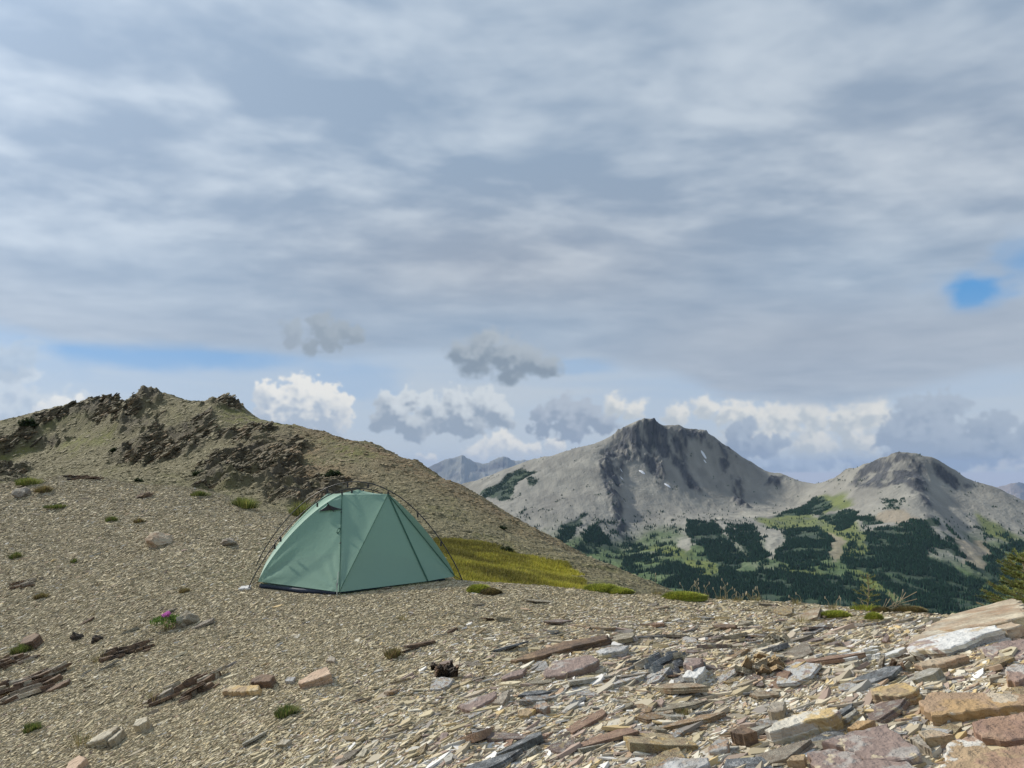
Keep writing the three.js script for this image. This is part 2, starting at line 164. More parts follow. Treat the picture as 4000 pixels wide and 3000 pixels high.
const MTN = { s: 5600, lin: 1, a: [-541.28791, -302.24879, 334.23083],
  p: [[-1133.158,-4700.000,-1050.47],[-700.721,-4600.000,-1399.85],[-277.960,-4400.000,-1057.01],[-41.578,-4350.000,-1245.44],[123.485,-4300.000,-1224.82],[334.872,-4300.000,-689.142],[503.027,-4300.000,-677.59],[617.283,-4280.000,-2310.3],[658.661,-4280.000,-95.2539],[739.163,-4250.000,-5313.61],[789.504,-4260.000,-2981.88],[855.607,-4300.000,678.688],[937.255,-4330.000,-2366.92],[1016.738,-4350.000,-207.217],[1084.547,-4350.000,-2700.2],[1143.326,-4350.000,-666.091],[1224.324,-4330.000,-747.695],[1329.133,-4300.000,-947.303],[1405.483,-4280.000,517.933],[1475.632,-4270.000,-1291.26],[1558.559,-4250.000,101.233],[1616.257,-4230.000,-770.559],[1664.625,-4150.000,-768.9],[1667.912,-4000.000,-1167.99],[1674.240,-3850.000,-1751.37],[1706.182,-3750.000,-1507.67],[1731.810,-3650.000,-1874.31],[1760.237,-3560.000,-1699.3],[1791.451,-3500.000,-1266.5],[1814.053,-3480.000,-361.059],[1888.902,-3480.000,-2108.25],[1915.266,-3470.000,-451.284],[1955.207,-3460.000,-279.461],[1989.017,-3450.000,-141.176],[2020.739,-3430.000,652.302],[2068.847,-3400.000,-630.947],[2102.011,-3380.000,-925.557],[2133.359,-3350.000,-3.71509],[2170.020,-3300.000,-878.608],[2355.987,-3200.000,-721.686],[2543.869,-3100.000,81.6972],[-136.807,-4100.000,-1448.15],[-14.780,-4130.000,908.024],[-13.553,-3800.000,397.334],[-258.255,-4100.000,2195.54],[227.456,-4050.000,-73.3086],[211.573,-3780.000,-48.7721],[153.700,-3500.000,-571.881],[349.541,-4060.000,1090.51],[343.869,-3750.000,954.154],[290.154,-3400.000,-18.7931],[267.917,-3150.000,-43.0806],[88.599,-3400.000,425.896],[496.220,-4140.000,-2850.03],[478.251,-3960.000,-2781.97],[464.289,-3780.000,-2371.42],[464.960,-3620.000,-1642.01],[460.954,-3470.000,-1119.96],[455.550,-3320.000,-1045.31],[439.068,-3180.000,1503.89],[348.005,-3200.000,-1137.31],[560.563,-4180.000,4371.9],[552.886,-3960.000,2964.96],[542.644,-3740.000,2367.62],[529.863,-3520.000,2104.59],[504.824,-3300.000,2206.86],[740.773,-4200.000,4204.02],[707.891,-4030.000,-291.551],[717.963,-3840.000,-484.85],[713.546,-3600.000,-7.05255],[927.959,-4150.000,1754.29],[886.931,-3980.000,587.128],[885.009,-3780.000,115.198],[1064.693,-4200.000,1939.18],[1098.291,-4060.000,116.341],[1046.761,-3880.000,399.107],[1261.815,-4120.000,1084.9],[1293.935,-4000.000,71.5109],[1431.491,-4050.000,652.475],[1441.203,-3950.000,1534.09],[1090.397,-3720.000,355.463],[1256.299,-3820.000,335.179],[1469.808,-3900.000,660.567],[758.028,-3420.000,-607.111],[942.205,-3500.000,-129.18],[1127.535,-3560.000,-233.751],[1269.002,-3600.000,-322.959],[733.789,-3150.000,-476.194],[862.874,-3080.000,33.177],[1008.846,-3080.000,91.7888],[1277.484,-3400.000,594.839],[1408.506,-3420.000,625.18],[534.482,-3080.000,-628.885],[600.611,-2960.000,-170.724],[428.462,-2980.000,429.815],[368.965,-2800.000,264.361],[542.342,-2680.000,-182.143],[710.922,-2720.000,269.255],[845.421,-2640.000,-26.9306],[1048.427,-2760.000,-107.685],[535.937,-2320.000,159.512],[783.607,-2250.000,-67.8668],[387.587,-2250.000,-591.247],[1687.678,-3560.000,1876.38],[1604.785,-3620.000,1168.53],[1536.207,-3720.000,1152.59],[1681.951,-3340.000,-267.246],[1705.847,-3290.000,-2899.13],[1637.120,-3130.000,-2532.02],[1577.744,-3220.000,915.728],[1513.201,-3290.000,448.049],[1580.982,-2980.000,-1511.09],[1530.859,-2830.000,-1080.57],[1435.185,-3050.000,710.198],[1280.393,-3030.000,1.37354],[1422.648,-2850.000,411.073],[1826.744,-3420.000,192.519],[1831.113,-3360.000,1264.32],[1781.606,-3210.000,1985.44],[1748.179,-3060.000,1400.17],[1703.737,-2900.000,1094.49],[1942.875,-3350.000,1798.55],[1945.881,-3200.000,33.3433],[1885.798,-3050.000,-31.1213],[2066.074,-3150.000,261.154],[1894.434,-2900.000,-304.086],[1667.065,-2760.000,467.166],[1520.362,-2700.000,-288.263],[1193.673,-2720.000,266.438],[1293.505,-2600.000,-341.06],[1377.220,-2480.000,-145.785],[1534.369,-2500.000,87.8416],[1071.589,-2450.000,122.615],[886.453,-2180.000,-88.322],[1098.562,-2220.000,-102.869],[1281.294,-2200.000,-62.6363],[1704.653,-2620.000,211.624],[1523.885,-2350.000,422.124],[1974.574,-2700.000,665.45],[-1193.432,-4950.000,127.281],[-1350.145,-5600.000,816.918],[-738.803,-4850.000,161.755],[-837.818,-5500.000,112.76],[-293.753,-4650.000,1117.55],[-334.815,-5300.000,968.248],[-43.968,-4600.000,131.382],[-50.180,-5250.000,-93.5466],[130.664,-4550.000,634.796],[149.331,-5200.000,113.39],[354.341,-4550.000,736.118],[404.961,-5200.000,366],[532.273,-4550.000,893.865],[608.312,-5200.000,520.015],[653.340,-4530.000,175.536],[747.086,-5180.000,-265.29],[697.134,-4530.000,196.583],[797.164,-5180.000,95.062],[782.643,-4500.000,167.668],[895.691,-5150.000,-617.909],[835.836,-4510.000,183.236],[956.300,-5160.000,-427.314],[905.352,-4550.000,1682.81],[1034.688,-5200.000,1219.57],[991.369,-4580.000,-654.902],[1132.065,-5230.000,-989.26],[1075.171,-4600.000,781.162],[1227.098,-5250.000,415.851],[1146.877,-4600.000,-1357.63],[1308.936,-5250.000,-1503.08],[1209.035,-4600.000,-13.8333],[1379.876,-5250.000,-190.308],[1295.013,-4580.000,653.825],[1478.803,-5230.000,296.517],[1406.408,-4550.000,433.973],[1607.323,-5200.000,191.952],[1487.579,-4530.000,1535.85],[1701.029,-5180.000,1190.65],[1562.028,-4520.000,-600.624],[1786.656,-5170.000,-577.972],[1650.239,-4500.000,525.2],[1888.607,-5150.000,429.87],[1711.780,-4480.000,-398.166],[1960.141,-5130.000,-150.117],[1764.903,-4400.000,298.815],[2025.627,-5050.000,216.703],[1772.157,-4250.000,934.583],[2043.192,-4900.000,312.079],[1782.957,-4100.000,768.582],[2065.621,-4750.000,216.775],[1819.927,-4000.000,132.342],[2115.665,-4650.000,-152.878],[1850.427,-3900.000,329.161],[2158.832,-4550.000,-90.1289],[1883.849,-3810.000,481.034],[2205.241,-4460.000,-50.2139],[1919.412,-3750.000,266.92],[2252.110,-4400.000,-270.751],[1944.372,-3730.000,2001.47],[2283.204,-4380.000,1047.85],[2024.599,-3730.000,-2226.33],[2377.411,-4380.000,-1899.96],[2053.253,-3720.000,313.609],[2412.021,-4370.000,97.8494],[2096.480,-3710.000,222.361],[2463.787,-4360.000,89.3108],[2133.149,-3700.000,-69.3282],[2507.891,-4350.000,-61.9142],[2168.024,-3680.000,1297.45],[2550.962,-4330.000,971.981],[2220.968,-3650.000,-10.0672],[2616.483,-4300.000,-127.952],[2257.485,-3630.000,-769.234],[2661.718,-4280.000,-663.899],[2292.565,-3600.000,224.988],[2706.500,-4250.000,145.538],[2334.416,-3550.000,608.701],[2761.844,-4200.000,140.143],[2540.048,-3450.000,54.7386],[3018.608,-4100.000,-102.02],[2749.020,-3350.000,744.456],[3282.412,-4000.000,1093.11],[-1200.000,-2000.000,-10.1727],[0.000,-1500.000,-67.153],[1200.000,-1500.000,104.138],[2200.000,-2000.000,-276.286],[-1200.000,-3000.000,386.724],[-900.000,-3800.000,309.744],[-300.000,-2400.000,129.303],[200.000,-2000.000,529.411]] };
const COVER = [
  ['rock', [[485,-4107],[550,-4279],[614,-4278],[739,-4251],[865,-4307],[937,-4286],[1030,-4352],[1104,-4338],[1139,-4298],[1056,-4257],[983,-4249],[923,-4209],[928,-4151],[947,-4069],[958,-3963],[908,-3970],[892,-4099],[852,-4139],[782,-4134],[796,-4084],[794,-3962],[733,-3916],[712,-4025],[660,-4085],[616,-4058],[573,-3995],[524,-3811],[500,-3585],[476,-3339],[458,-3364],[461,-3592],[454,-3767],[447,-3921]]],
  ['rock', [[1137,-4302],[1208,-4327],[1242,-4272],[1175,-4233],[1117,-4249]]],
  ['rock', [[1129,-4205],[1187,-4233],[1184,-4183],[1128,-4162]]],
  ['rock', [[1167,-4128],[1217,-4130],[1162,-3881],[1122,-3900]]],
  ['rock', [[1389,-4203],[1474,-4229],[1411,-4126],[1337,-4124]]],
  ['rock', [[1707,-3688],[1756,-3560],[1792,-3501],[1812,-3466],[1737,-3288],[1668,-3214],[1663,-3286],[1603,-3367],[1551,-3502],[1596,-3648],[1658,-3672]]],
  ['rock', [[1797,-3484],[1820,-3460],[1759,-3308],[1662,-3093],[1618,-3080],[1690,-3262]]],
  ['rock', [[1876,-3468],[1911,-3458],[1949,-3423],[1987,-3387],[1945,-3369],[1890,-3391],[1864,-3415]]],
  ['forest', [[-166,-4074],[-103,-4075],[40,-4190],[134,-4073],[85,-4035],[15,-3997],[-1,-3893],[-38,-3846],[-114,-3928]]],
  ['forest', [[185,-3221],[222,-3302],[262,-3407],[312,-3451],[304,-3365],[258,-3282],[202,-3202]]],
  ['forest', [[263,-3117],[299,-3180],[327,-3339],[382,-3367],[395,-3318],[342,-3185],[326,-3095],[288,-3072]]],
  ['sparse', [[364,-3442],[438,-3502],[455,-3428],[429,-3331],[390,-3229],[334,-3170],[333,-3397]]],
  ['sparse', [[23,-4056],[231,-3855],[109,-3786],[-23,-3836]]],
  ['sparse', [[20,-3572],[90,-3610],[75,-3556],[34,-3543]]],
  ['mixed', [[365,-3031],[483,-3153],[519,-3009],[606,-3010],[641,-2910],[715,-2743],[576,-2224],[491,-2454],[450,-2770]]],
  ['forest', [[786,-3483],[891,-3449],[870,-3251],[840,-3016],[826,-2833],[773,-2659],[728,-2642],[722,-2812],[738,-3027],[722,-3155]]],
  ['sparse', [[897,-3449],[993,-3456],[1044,-3388],[958,-3059],[896,-2798],[852,-2679],[831,-2761],[852,-2938],[886,-3219]]],
  ['forest', [[955,-3327],[1027,-3354],[944,-3034],[878,-2760],[840,-2756],[860,-2910]]],
  ['forest', [[1131,-3210],[1217,-3178],[1227,-3051],[1159,-2847],[1088,-2715],[1006,-2615],[939,-2596],[926,-2760],[970,-2887]]],
  ['forest', [[1321,-3719],[1498,-3853],[1486,-3627],[1405,-3483],[1330,-3499],[1207,-3576]]],
  ['forest', [[1377,-3466],[1432,-3312],[1401,-3174],[1334,-3107],[1281,-3066],[1308,-3189]]],
  ['sparse', [[1282,-3001],[1301,-2929],[1240,-2807],[1185,-2770],[1215,-2889]]],
  ['forest', [[1351,-2938],[1465,-2938],[1507,-2858],[1559,-2863],[1607,-2815],[1534,-2710],[1491,-2689],[1481,-2726],[1440,-2728],[1408,-2632],[1424,-2556],[1419,-2442],[1429,-2384],[1401,-2304],[1301,-2224],[1160,-2075],[1089,-2083],[1082,-2193],[1111,-2311],[1134,-2451],[1105,-2565],[1118,-2664],[1243,-2722]]],
  ['forest', [[1730,-2860],[1744,-2815],[1660,-2668],[1552,-2492],[1474,-2427],[1545,-2572]]],
  ['forest', [[588,-2584],[724,-2630],[815,-2599],[881,-2572],[953,-2445],[1034,-2471],[1054,-2410],[1038,-2277],[1039,-2149],[1058,-2068],[869,-2087],[497,-2193]]],
  ['sparse', [[1557,-3299],[1583,-3223],[1593,-3066],[1637,-3041],[1566,-2953],[1525,-3007],[1500,-3122]]],
  ['forest', [[1401,-3174],[1451,-3085],[1426,-3021],[1384,-3032]]],
  ['forest', [[1525,-2942],[1590,-2957],[1577,-2895],[1494,-2865]]],
  ['sparse', [[1624,-2976],[1645,-2937],[1593,-2731],[1520,-2652],[1531,-2805]]],
  ['forest', [[1791,-2879],[1908,-2920],[1839,-2819],[1789,-2819]]],
  ['mixed', [[1448,-2453],[1776,-2727],[1535,-2366],[1389,-2284]]],
  ['meadow', [[1104,-3536],[1313,-3601],[1349,-3395],[1380,-3181],[1348,-3057],[1331,-2908],[1251,-2739],[1140,-2656],[1134,-2702],[1224,-2883],[1227,-3051],[1231,-3212],[1131,-3210],[1090,-3309]]],
  ['meadow', [[911,-2673],[958,-2568],[997,-2506],[961,-2453],[906,-2508]]],
  ['meadow', [[1094,-2541],[1118,-2498],[1137,-2390],[1088,-2208],[1041,-2157],[1039,-2242],[1080,-2367]]],
  ['meadow', [[651,-2927],[752,-2746],[695,-2614],[577,-2601]]],
  ['meadow', [[1874,-3154],[1902,-3041],[1927,-2949],[1878,-2927],[1813,-2965]]],
  ['meadow', [[1498,-3798],[1540,-3634],[1467,-3405],[1397,-3465]]],
  ['meadow', [[522,-3202],[612,-3189],[667,-3027],[659,-2870],[571,-2982]]],
  ['pale', [[1056,-3208],[1092,-3104],[1016,-2946],[948,-2847],[907,-2758],[910,-2827],[980,-3021]]],
  ['tan', [[1238,-3058],[1232,-2928],[1212,-2854],[1149,-2720],[1078,-2623],[1106,-2710],[1191,-2903]]],
  ['pale', [[1062,-3424],[1027,-3122],[981,-3021]]],
  ['pale', [[1646,-3035],[1609,-2911],[1549,-2771],[1523,-2753],[1559,-2863]]],
  ['pale', [[1100,-3752],[1244,-3768],[1215,-3599],[1004,-3494],[920,-3482]]],
  ['tan', [[1618,-2834],[1767,-2919],[1536,-2556],[1483,-2549],[1540,-2702]]],
  ['tan', [[1468,-3106],[1525,-3051],[1537,-2963],[1473,-2930],[1438,-3035]]],
  ['pale', [[681,-3197],[733,-3208],[714,-3075],[655,-2996]]]];
const SNOW = [[668, -3985, 9], [782, -3907, 9], [1047, -4224, 8], [552, -3905, 5], [1047, -4197, 4], [561, -3987, 4]];
const HILL_COVER = [
  ['ledge', [[-51.2,-103.2],[-50.6,-103.9],[-48.2,-103.5],[-46.2,-100.5],[-48.0,-98.9],[-49.5,-98.3],[-51.9,-101.9]]],
  ['ledge', [[-60.8,-110.6],[-57.0,-109.8],[-51.9,-101.9],[-51.5,-99.9],[-57.6,-105.5],[-60.1,-105.6],[-62.8,-106.9],[-63.4,-109.0]]],
  ['ledge', [[-67.9,-108.0],[-65.5,-110.8],[-62.0,-108.3],[-63.2,-106.5],[-65.4,-105.0],[-67.2,-104.5]]],
  ['ledge', [[-38.3,-97.4],[-37.4,-98.8],[-36.1,-98.8],[-34.7,-98.5],[-35.0,-95.9],[-36.9,-96.3]]],
  ['ledge', [[-51.1,-99.1],[-48.2,-98.1],[-44.3,-96.0],[-42.6,-93.1],[-46.5,-94.8],[-49.3,-96.4]]],
  ['ledge', [[-42.0,-91.9],[-39.3,-92.7],[-36.7,-93.0],[-34.2,-89.5],[-34.3,-86.0],[-36.6,-84.2],[-39.1,-82.3],[-43.4,-85.9],[-46.0,-88.7],[-44.6,-91.2]]],
  ['ledge', [[-29.4,-71.7],[-30.4,-79.8],[-28.3,-83.5],[-25.6,-84.3],[-22.4,-80.3],[-20.2,-72.6],[-17.1,-64.2],[-19.6,-65.1],[-21.4,-63.6],[-23.0,-61.6],[-24.6,-60.6]]],
  ['ledge', [[-19.8,-61.0],[-18.1,-62.6],[-15.4,-63.7],[-12.8,-62.0],[-11.7,-58.6],[-12.8,-55.7],[-13.5,-51.1],[-15.7,-52.2]]],
  ['ledge', [[-33.6,-89.2],[-29.1,-88.6],[-25.9,-85.1],[-28.6,-84.4],[-31.7,-85.7]]],
  ['ledge', [[-67.3,-101.5],[-65.7,-104.6],[-63.7,-104.0],[-64.7,-102.2],[-66.1,-99.8]]],
  ['ledge', [[-62.3,-101.8],[-60.3,-103.0],[-58.0,-101.2],[-58.9,-99.7]]],
  ['ledge', [[-63.9,-96.6],[-58.1,-92.1],[-55.2,-86.1],[-25.6,-38.9]]],
  ['rust', [[-24.9,-88.9],[-14.8,-80.8],[-9.1,-73.5],[-4.1,-65.0],[-0.2,-57.1],[2.8,-50.3],[1.3,-50.7],[-1.9,-55.8],[-5.8,-62.6],[-10.9,-71.2],[-16.5,-77.5]]],
  ['rust', [[-26.9,-82.3],[-21.3,-79.7],[-17.0,-69.9],[-12.6,-61.0],[-14.5,-60.0],[-20.2,-69.5]]],
  ['grass', [[-3.5,-39.6],[-1.6,-40.5],[0.5,-37.4],[2.3,-33.8],[2.7,-28.9],[2.0,-25.2],[0.6,-24.1],[-0.6,-23.1],[-1.6,-22.8],[-3.1,-31.5]]],
  ['turf', [[2.9,-30.3],[3.9,-31.1],[4.1,-28.5],[2.2,-24.7]]],
  ['turf', [[-36.0,-95.3],[-33.6,-96.8],[-28.1,-92.5],[-24.9,-88.9],[-29.9,-91.0],[-34.6,-93.4]]],
  ['turf', [[-20.4,-83.8],[-16.1,-77.6],[-12.0,-72.9],[-15.3,-73.8],[-18.9,-77.8]]],
  ['turf', [[-58.6,-99.1],[-56.6,-100.8],[-52.2,-95.0],[-52.5,-91.8]]],
  ['turf', [[-65.7,-99.3],[-63.8,-101.7],[-62.6,-102.6],[-62.4,-100.5],[-64.8,-98.0]]],
  ['turf', [[-52.8,-97.1],[-49.0,-95.4],[-48.6,-92.5],[-50.9,-93.1]]],
  ['turf', [[-67.9,-108.0],[-64.6,-108.8],[-58.6,-105.1],[-62.5,-105.4]]]];
const FAR_BLUE = [[-4797, -102, -38000], [-4065, 338, -38000], [-3330, 595, -38000], [-2740, 764, -38000], [-2482, 853, -38000], [-2334, 816, -38000], [-2148, 669, -38000], [-1482, 448, -38000], [-1187, 485, -38000], [-892, 669, -38000], [-449, 794, -38000], [-153, 720, -38000], [142, 595, -38000], [733, 632, -38000], [1324, 691, -38000], [2210, 558, -38000], [3316, 338, -38000]];
const FAR_RIGHT = [[24310, -962, -42000], [25538, -841, -42000], [26192, -801, -42000], [26773, -640, -42000], [27433, -519, -42000], [27838, -543, -42000], [28800, -720, -42000], [30007, -882, -42000]];
// ---------------------------------------------------------------- single slabs: name, stone, thickness, layers, label, corners of the top face (world metres)
const SLABS = [
  ['bedrock_stone', 'tan', 0.28, 4, 'broad tan bedrock slab rising to the right edge, in front of the spruce boughs', [[2.746,0.266,-5.275],[3.185,0.274,-5.746],[3.516,0.333,-5.819],[3.706,0.369,-5.85],[3.306,0.427,-5.071],[3.135,0.442,-4.789],[2.982,0.413,-4.768],[2.874,0.386,-4.785],[2.719,0.341,-4.845]]],
  ['bedrock_stone', 'buff', 0.22, 3, 'smooth buff slab lying against the big tan slab, behind the white topped one', [[2.441,0.231,-4.954],[2.734,0.27,-5.253],[2.866,0.298,-5.313],[3.0,0.374,-4.993],[3.038,0.401,-4.857],[2.982,0.415,-4.634],[2.88,0.389,-4.626],[2.751,0.33,-4.815],[2.5,0.255,-4.889]]],
  ['layered_stone', 'white', 0.16, 6, 'thick laminated slab with a white top and striped broken edge', [[2.393,0.256,-4.807],[2.5,0.279,-4.887],[2.762,0.358,-4.832],[2.869,0.4,-4.698],[2.848,0.403,-4.589],[2.769,0.38,-4.601],[2.654,0.35,-4.568],[2.497,0.31,-4.526],[2.424,0.283,-4.599],[2.343,0.251,-4.7]]],
  ['flat_stone', 'purple', 0.1, 2, 'flat purple brown slab below the white topped slab at the right edge', [[2.62,0.319,-4.483],[2.777,0.352,-4.497],[2.898,0.374,-4.455],[2.734,0.328,-4.214],[2.636,0.308,-4.211],[2.582,0.301,-4.277]]],
  ['rock_block', 'paleblock', 0.2, 3, 'square brown block with a pale top at the right edge', [[2.497,0.323,-4.033],[2.533,0.33,-4.049],[2.623,0.343,-4.046],[2.537,0.311,-3.921],[2.458,0.292,-3.876],[2.423,0.292,-3.906]]],
  ['layered_stone', 'yellow', 0.1, 4, 'yellow layered slab with square broken front among grey flakes', [[1.86,0.185,-4.149],[1.97,0.212,-4.139],[2.024,0.224,-4.112],[2.04,0.225,-4.015],[1.987,0.21,-3.977],[1.924,0.195,-3.982],[1.833,0.176,-4.084]]],
  ['flat_stone', 'rust', 0.12, 2, 'large orange brown slab with pale specks, right of the yellow slab', [[1.965,0.202,-3.875],[2.064,0.23,-3.925],[2.187,0.249,-3.861],[2.395,0.277,-3.712],[2.333,0.252,-3.622],[2.188,0.227,-3.674],[1.979,0.184,-3.704],[1.943,0.179,-3.722]]],
  ['flat_stone', 'red', 0.12, 2, 'large plain reddish slab at the right edge, lowest but one', [[2.037,0.201,-3.561],[2.124,0.22,-3.571],[2.282,0.249,-3.545],[2.164,0.2,-3.374],[2.073,0.183,-3.383],[2.006,0.177,-3.44],[2.014,0.188,-3.505]]],
  ['flat_stone', 'purple', 0.1, 2, 'broad purple slab with a cream patch near the bottom edge', [[1.395,0.094,-3.636],[1.533,0.127,-3.665],[1.709,0.165,-3.659],[1.702,0.157,-3.571],[1.709,0.144,-3.387],[1.672,0.132,-3.342],[1.592,0.116,-3.353],[1.483,0.096,-3.412],[1.481,0.102,-3.499],[1.436,0.098,-3.577]]],
  ['flat_stone', 'purple', 0.1, 2, 'purple slab cut by the bottom edge, under the cream patched slab', [[1.297,0.073,-3.555],[1.392,0.091,-3.559],[1.475,0.101,-3.485],[1.474,0.095,-3.407],[1.633,0.118,-3.328],[1.641,0.115,-3.255],[1.595,0.102,-3.205],[1.268,0.052,-3.34]]],
  ['rock_block', 'orangewhite', 0.2, 3, 'orange and white block in the bottom right corner', [[1.848,0.185,-3.381],[1.934,0.201,-3.376],[1.941,0.185,-3.257],[2.083,0.212,-3.252],[1.948,0.158,-3.055],[1.673,0.119,-3.158],[1.77,0.159,-3.305]]],
  ['layered_stone', 'whitebrown', 0.12, 3, 'long thick slab with white top and yellow crusted front', [[1.224,0.059,-3.901],[1.31,0.084,-3.965],[1.454,0.125,-3.982],[1.588,0.162,-3.915],[1.582,0.159,-3.867],[1.513,0.139,-3.831],[1.441,0.119,-3.866],[1.326,0.086,-3.855],[1.236,0.061,-3.865]]],
  ['rock_block', 'brown', 0.12, 2, 'dark brown wedge shaped block left of the yellow fronted slab', [[1.063,0.043,-3.923],[1.14,0.057,-3.99],[1.177,0.062,-3.873],[1.11,0.05,-3.863]]],
  ['flat_stone', 'rust', 0.06, 2, 'small orange slab right of the yellow fronted slab', [[1.564,0.112,-3.755],[1.633,0.132,-3.805],[1.697,0.148,-3.761],[1.602,0.121,-3.721]]],
  ['flat_stone', 'greybrown', 0.05, 1, 'grey five sided plate lying flat in fine chips', [[1.337,0.062,-4.196],[1.384,0.078,-4.284],[1.455,0.09,-4.263],[1.406,0.073,-4.163],[1.361,0.065,-4.165]]],
  ['layered_stone', 'grey', 0.1, 4, 'whitish grey ridged slab at the bottom edge left of the purple slabs', [[0.695,-0.004,-3.656],[0.769,0.011,-3.657],[0.878,0.032,-3.618],[0.872,0.029,-3.565],[0.795,0.012,-3.519],[0.67,-0.013,-3.531]]],
  ['flat_stone', 'greywhite', 0.05, 1, 'pale grey plate with blue white crust, near the bottom edge', [[0.924,0.011,-3.808],[0.998,0.027,-3.884],[1.037,0.032,-3.866],[1.007,0.023,-3.763],[0.961,0.015,-3.745],[0.918,0.008,-3.754]]],
  ['flat_stone', 'greybrown', 0.05, 1, 'olive brown triangular plate between purple and orange slabs', [[1.742,0.142,-3.531],[1.79,0.152,-3.533],[1.777,0.133,-3.419],[1.753,0.136,-3.477]]],
  ['flat_stone', 'tan', 0.05, 1, 'brown pointed plate above the triangular one', [[1.809,0.153,-3.584],[1.866,0.164,-3.581],[1.919,0.167,-3.496],[1.804,0.146,-3.52]]],
  ['flat_stone', 'brown', 0.04, 2, 'flat brown plank of shale on grey flakes below the sapling', [[1.702,0.008,-6.727],[1.799,0.005,-6.833],[1.903,0.019,-6.707],[1.858,0.024,-6.597],[1.737,0.018,-6.599]]],
  ['flat_stone', 'purple', 0.05, 1, 'purple plate over a white one on a tilted grey outcrop', [[1.078,0.103,-5.021],[1.12,0.108,-5.154],[1.22,0.119,-5.099],[1.179,0.114,-4.975],[1.108,0.105,-4.921]]],
  ['layered_stone', 'white', 0.1, 3, 'bright white tilted plate with rusty striped side', [[1.04,0.057,-4.89],[1.087,0.077,-4.964],[1.2,0.105,-4.95],[1.181,0.094,-4.895],[1.112,0.068,-4.817]]],
  ['flat_stone', 'purple', 0.05, 1, 'grey brown tilted plate on the mottled white outcrop', [[2.487,0.171,-5.353],[2.557,0.212,-5.416],[2.556,0.196,-5.376],[2.515,0.17,-5.333]]],
  ['flat_stone', 'tan', 0.05, 2, 'buff orange plate in front of the white topped slab', [[2.237,0.236,-4.443],[2.325,0.26,-4.452],[2.487,0.307,-4.383],[2.488,0.308,-4.339],[2.335,0.266,-4.338],[2.252,0.242,-4.384]]],
  ['flat_stone', 'yellow', 0.05, 1, 'orange slab lying low among chips at the bottom, left of the purple slab', [[1.191,0.056,-3.508],[1.226,0.064,-3.546],[1.282,0.074,-3.533],[1.259,0.068,-3.484]]],
  ['layered_stone', 'purple', 0.12, 4, 'stacked purple shale slab, biggest of the middle heap', [[0.202,0.001,-5.253],[0.28,0.024,-5.43],[0.545,0.066,-5.419],[0.573,0.063,-5.276],[0.456,0.037,-5.168],[0.305,0.009,-5.11],[0.212,-0.004,-5.133]]],
  ['flat_stone', 'grey', 0.06, 2, 'bluish grey plate lying on the middle heap of shale', [[0.595,0.032,-5.684],[0.684,0.042,-5.748],[0.838,0.062,-5.719],[0.78,0.056,-5.6],[0.629,0.037,-5.581]]],
  ['layered_stone', 'brown', 0.1, 5, 'long dark edged shale ledge running up to the right', [[-0.013,-0.026,-5.662],[0.17,-0.001,-5.814],[0.385,0.029,-6.017],[0.731,0.074,-6.031],[0.717,0.071,-5.913],[0.429,0.032,-5.784],[0.189,0.0,-5.66],[0.027,-0.021,-5.622]]],
  ['flat_stone', 'purple', 0.05, 2, 'thin purple plate below the dark ledge', [[-0.07,-0.029,-5.222],[-0.006,-0.014,-5.292],[0.096,0.004,-5.314],[0.062,-0.01,-5.21],[-0.059,-0.031,-5.174]]],
  ['flat_stone', 'purple', 0.06, 2, 'flat purple grey plate at the left of the middle heap', [[-0.331,-0.093,-4.811],[-0.204,-0.059,-4.889],[-0.106,-0.036,-4.923],[-0.094,-0.042,-4.854],[-0.141,-0.059,-4.79],[-0.233,-0.089,-4.7]]],
  ['flat_stone', 'greybrown', 0.04, 1, 'pointed brown plate standing up beside the purple grey plate', [[-0.123,-0.062,-4.758],[-0.065,-0.028,-4.834],[-0.016,-0.009,-4.86],[-0.03,-0.033,-4.785],[-0.054,-0.054,-4.728]]],
  ['layered_stone', 'palegrey', 0.08, 4, 'pale grey layered slab on the brow beyond the moss cushions', [[0.815,-0.004,-7.663],[0.919,0.003,-7.807],[1.164,0.012,-7.896],[1.15,0.006,-7.694],[1.048,0.001,-7.591],[0.857,-0.005,-7.556]]],
  ['flat_stone', 'red', 0.05, 1, 'reddish brown slab at the bottom edge beside a blue grey one', [[-0.323,-0.138,-4.051],[-0.259,-0.121,-4.083],[-0.219,-0.118,-4.038],[-0.25,-0.133,-3.972],[-0.308,-0.144,-3.981]]],
  ['flat_stone', 'bluegrey', 0.05, 1, 'dark blue grey slab cut by the bottom edge', [[-0.468,-0.165,-4.021],[-0.42,-0.145,-4.095],[-0.356,-0.136,-4.054],[-0.357,-0.15,-3.959],[-0.434,-0.165,-3.969]]],
  ['flat_stone', 'beige', 0.04, 1, 'brown plate near the bottom edge, left of the blue grey slab', [[-0.831,-0.198,-4.289],[-0.803,-0.18,-4.356],[-0.775,-0.176,-4.336],[-0.782,-0.19,-4.264]]],
  ['flat_stone', 'yellow', 0.04, 1, 'yellowish four sided plate in the centre foreground', [[0.032,-0.06,-4.61],[0.079,-0.052,-4.627],[0.138,-0.047,-4.595],[0.09,-0.062,-4.52],[0.04,-0.066,-4.546]]],
  ['rock_block', 'greywhite', 0.12, 2, 'rounded grey stone with rusty side in the centre foreground', [[0.12,-0.04,-4.597],[0.141,-0.027,-4.665],[0.192,-0.02,-4.659],[0.217,-0.027,-4.59],[0.179,-0.038,-4.558]]],
  ['flat_stone', 'white', 0.04, 1, 'white and cream plate at the lower centre', [[-0.167,-0.118,-4.142],[-0.131,-0.106,-4.191],[-0.047,-0.091,-4.193],[-0.038,-0.097,-4.116],[-0.095,-0.109,-4.095]]],
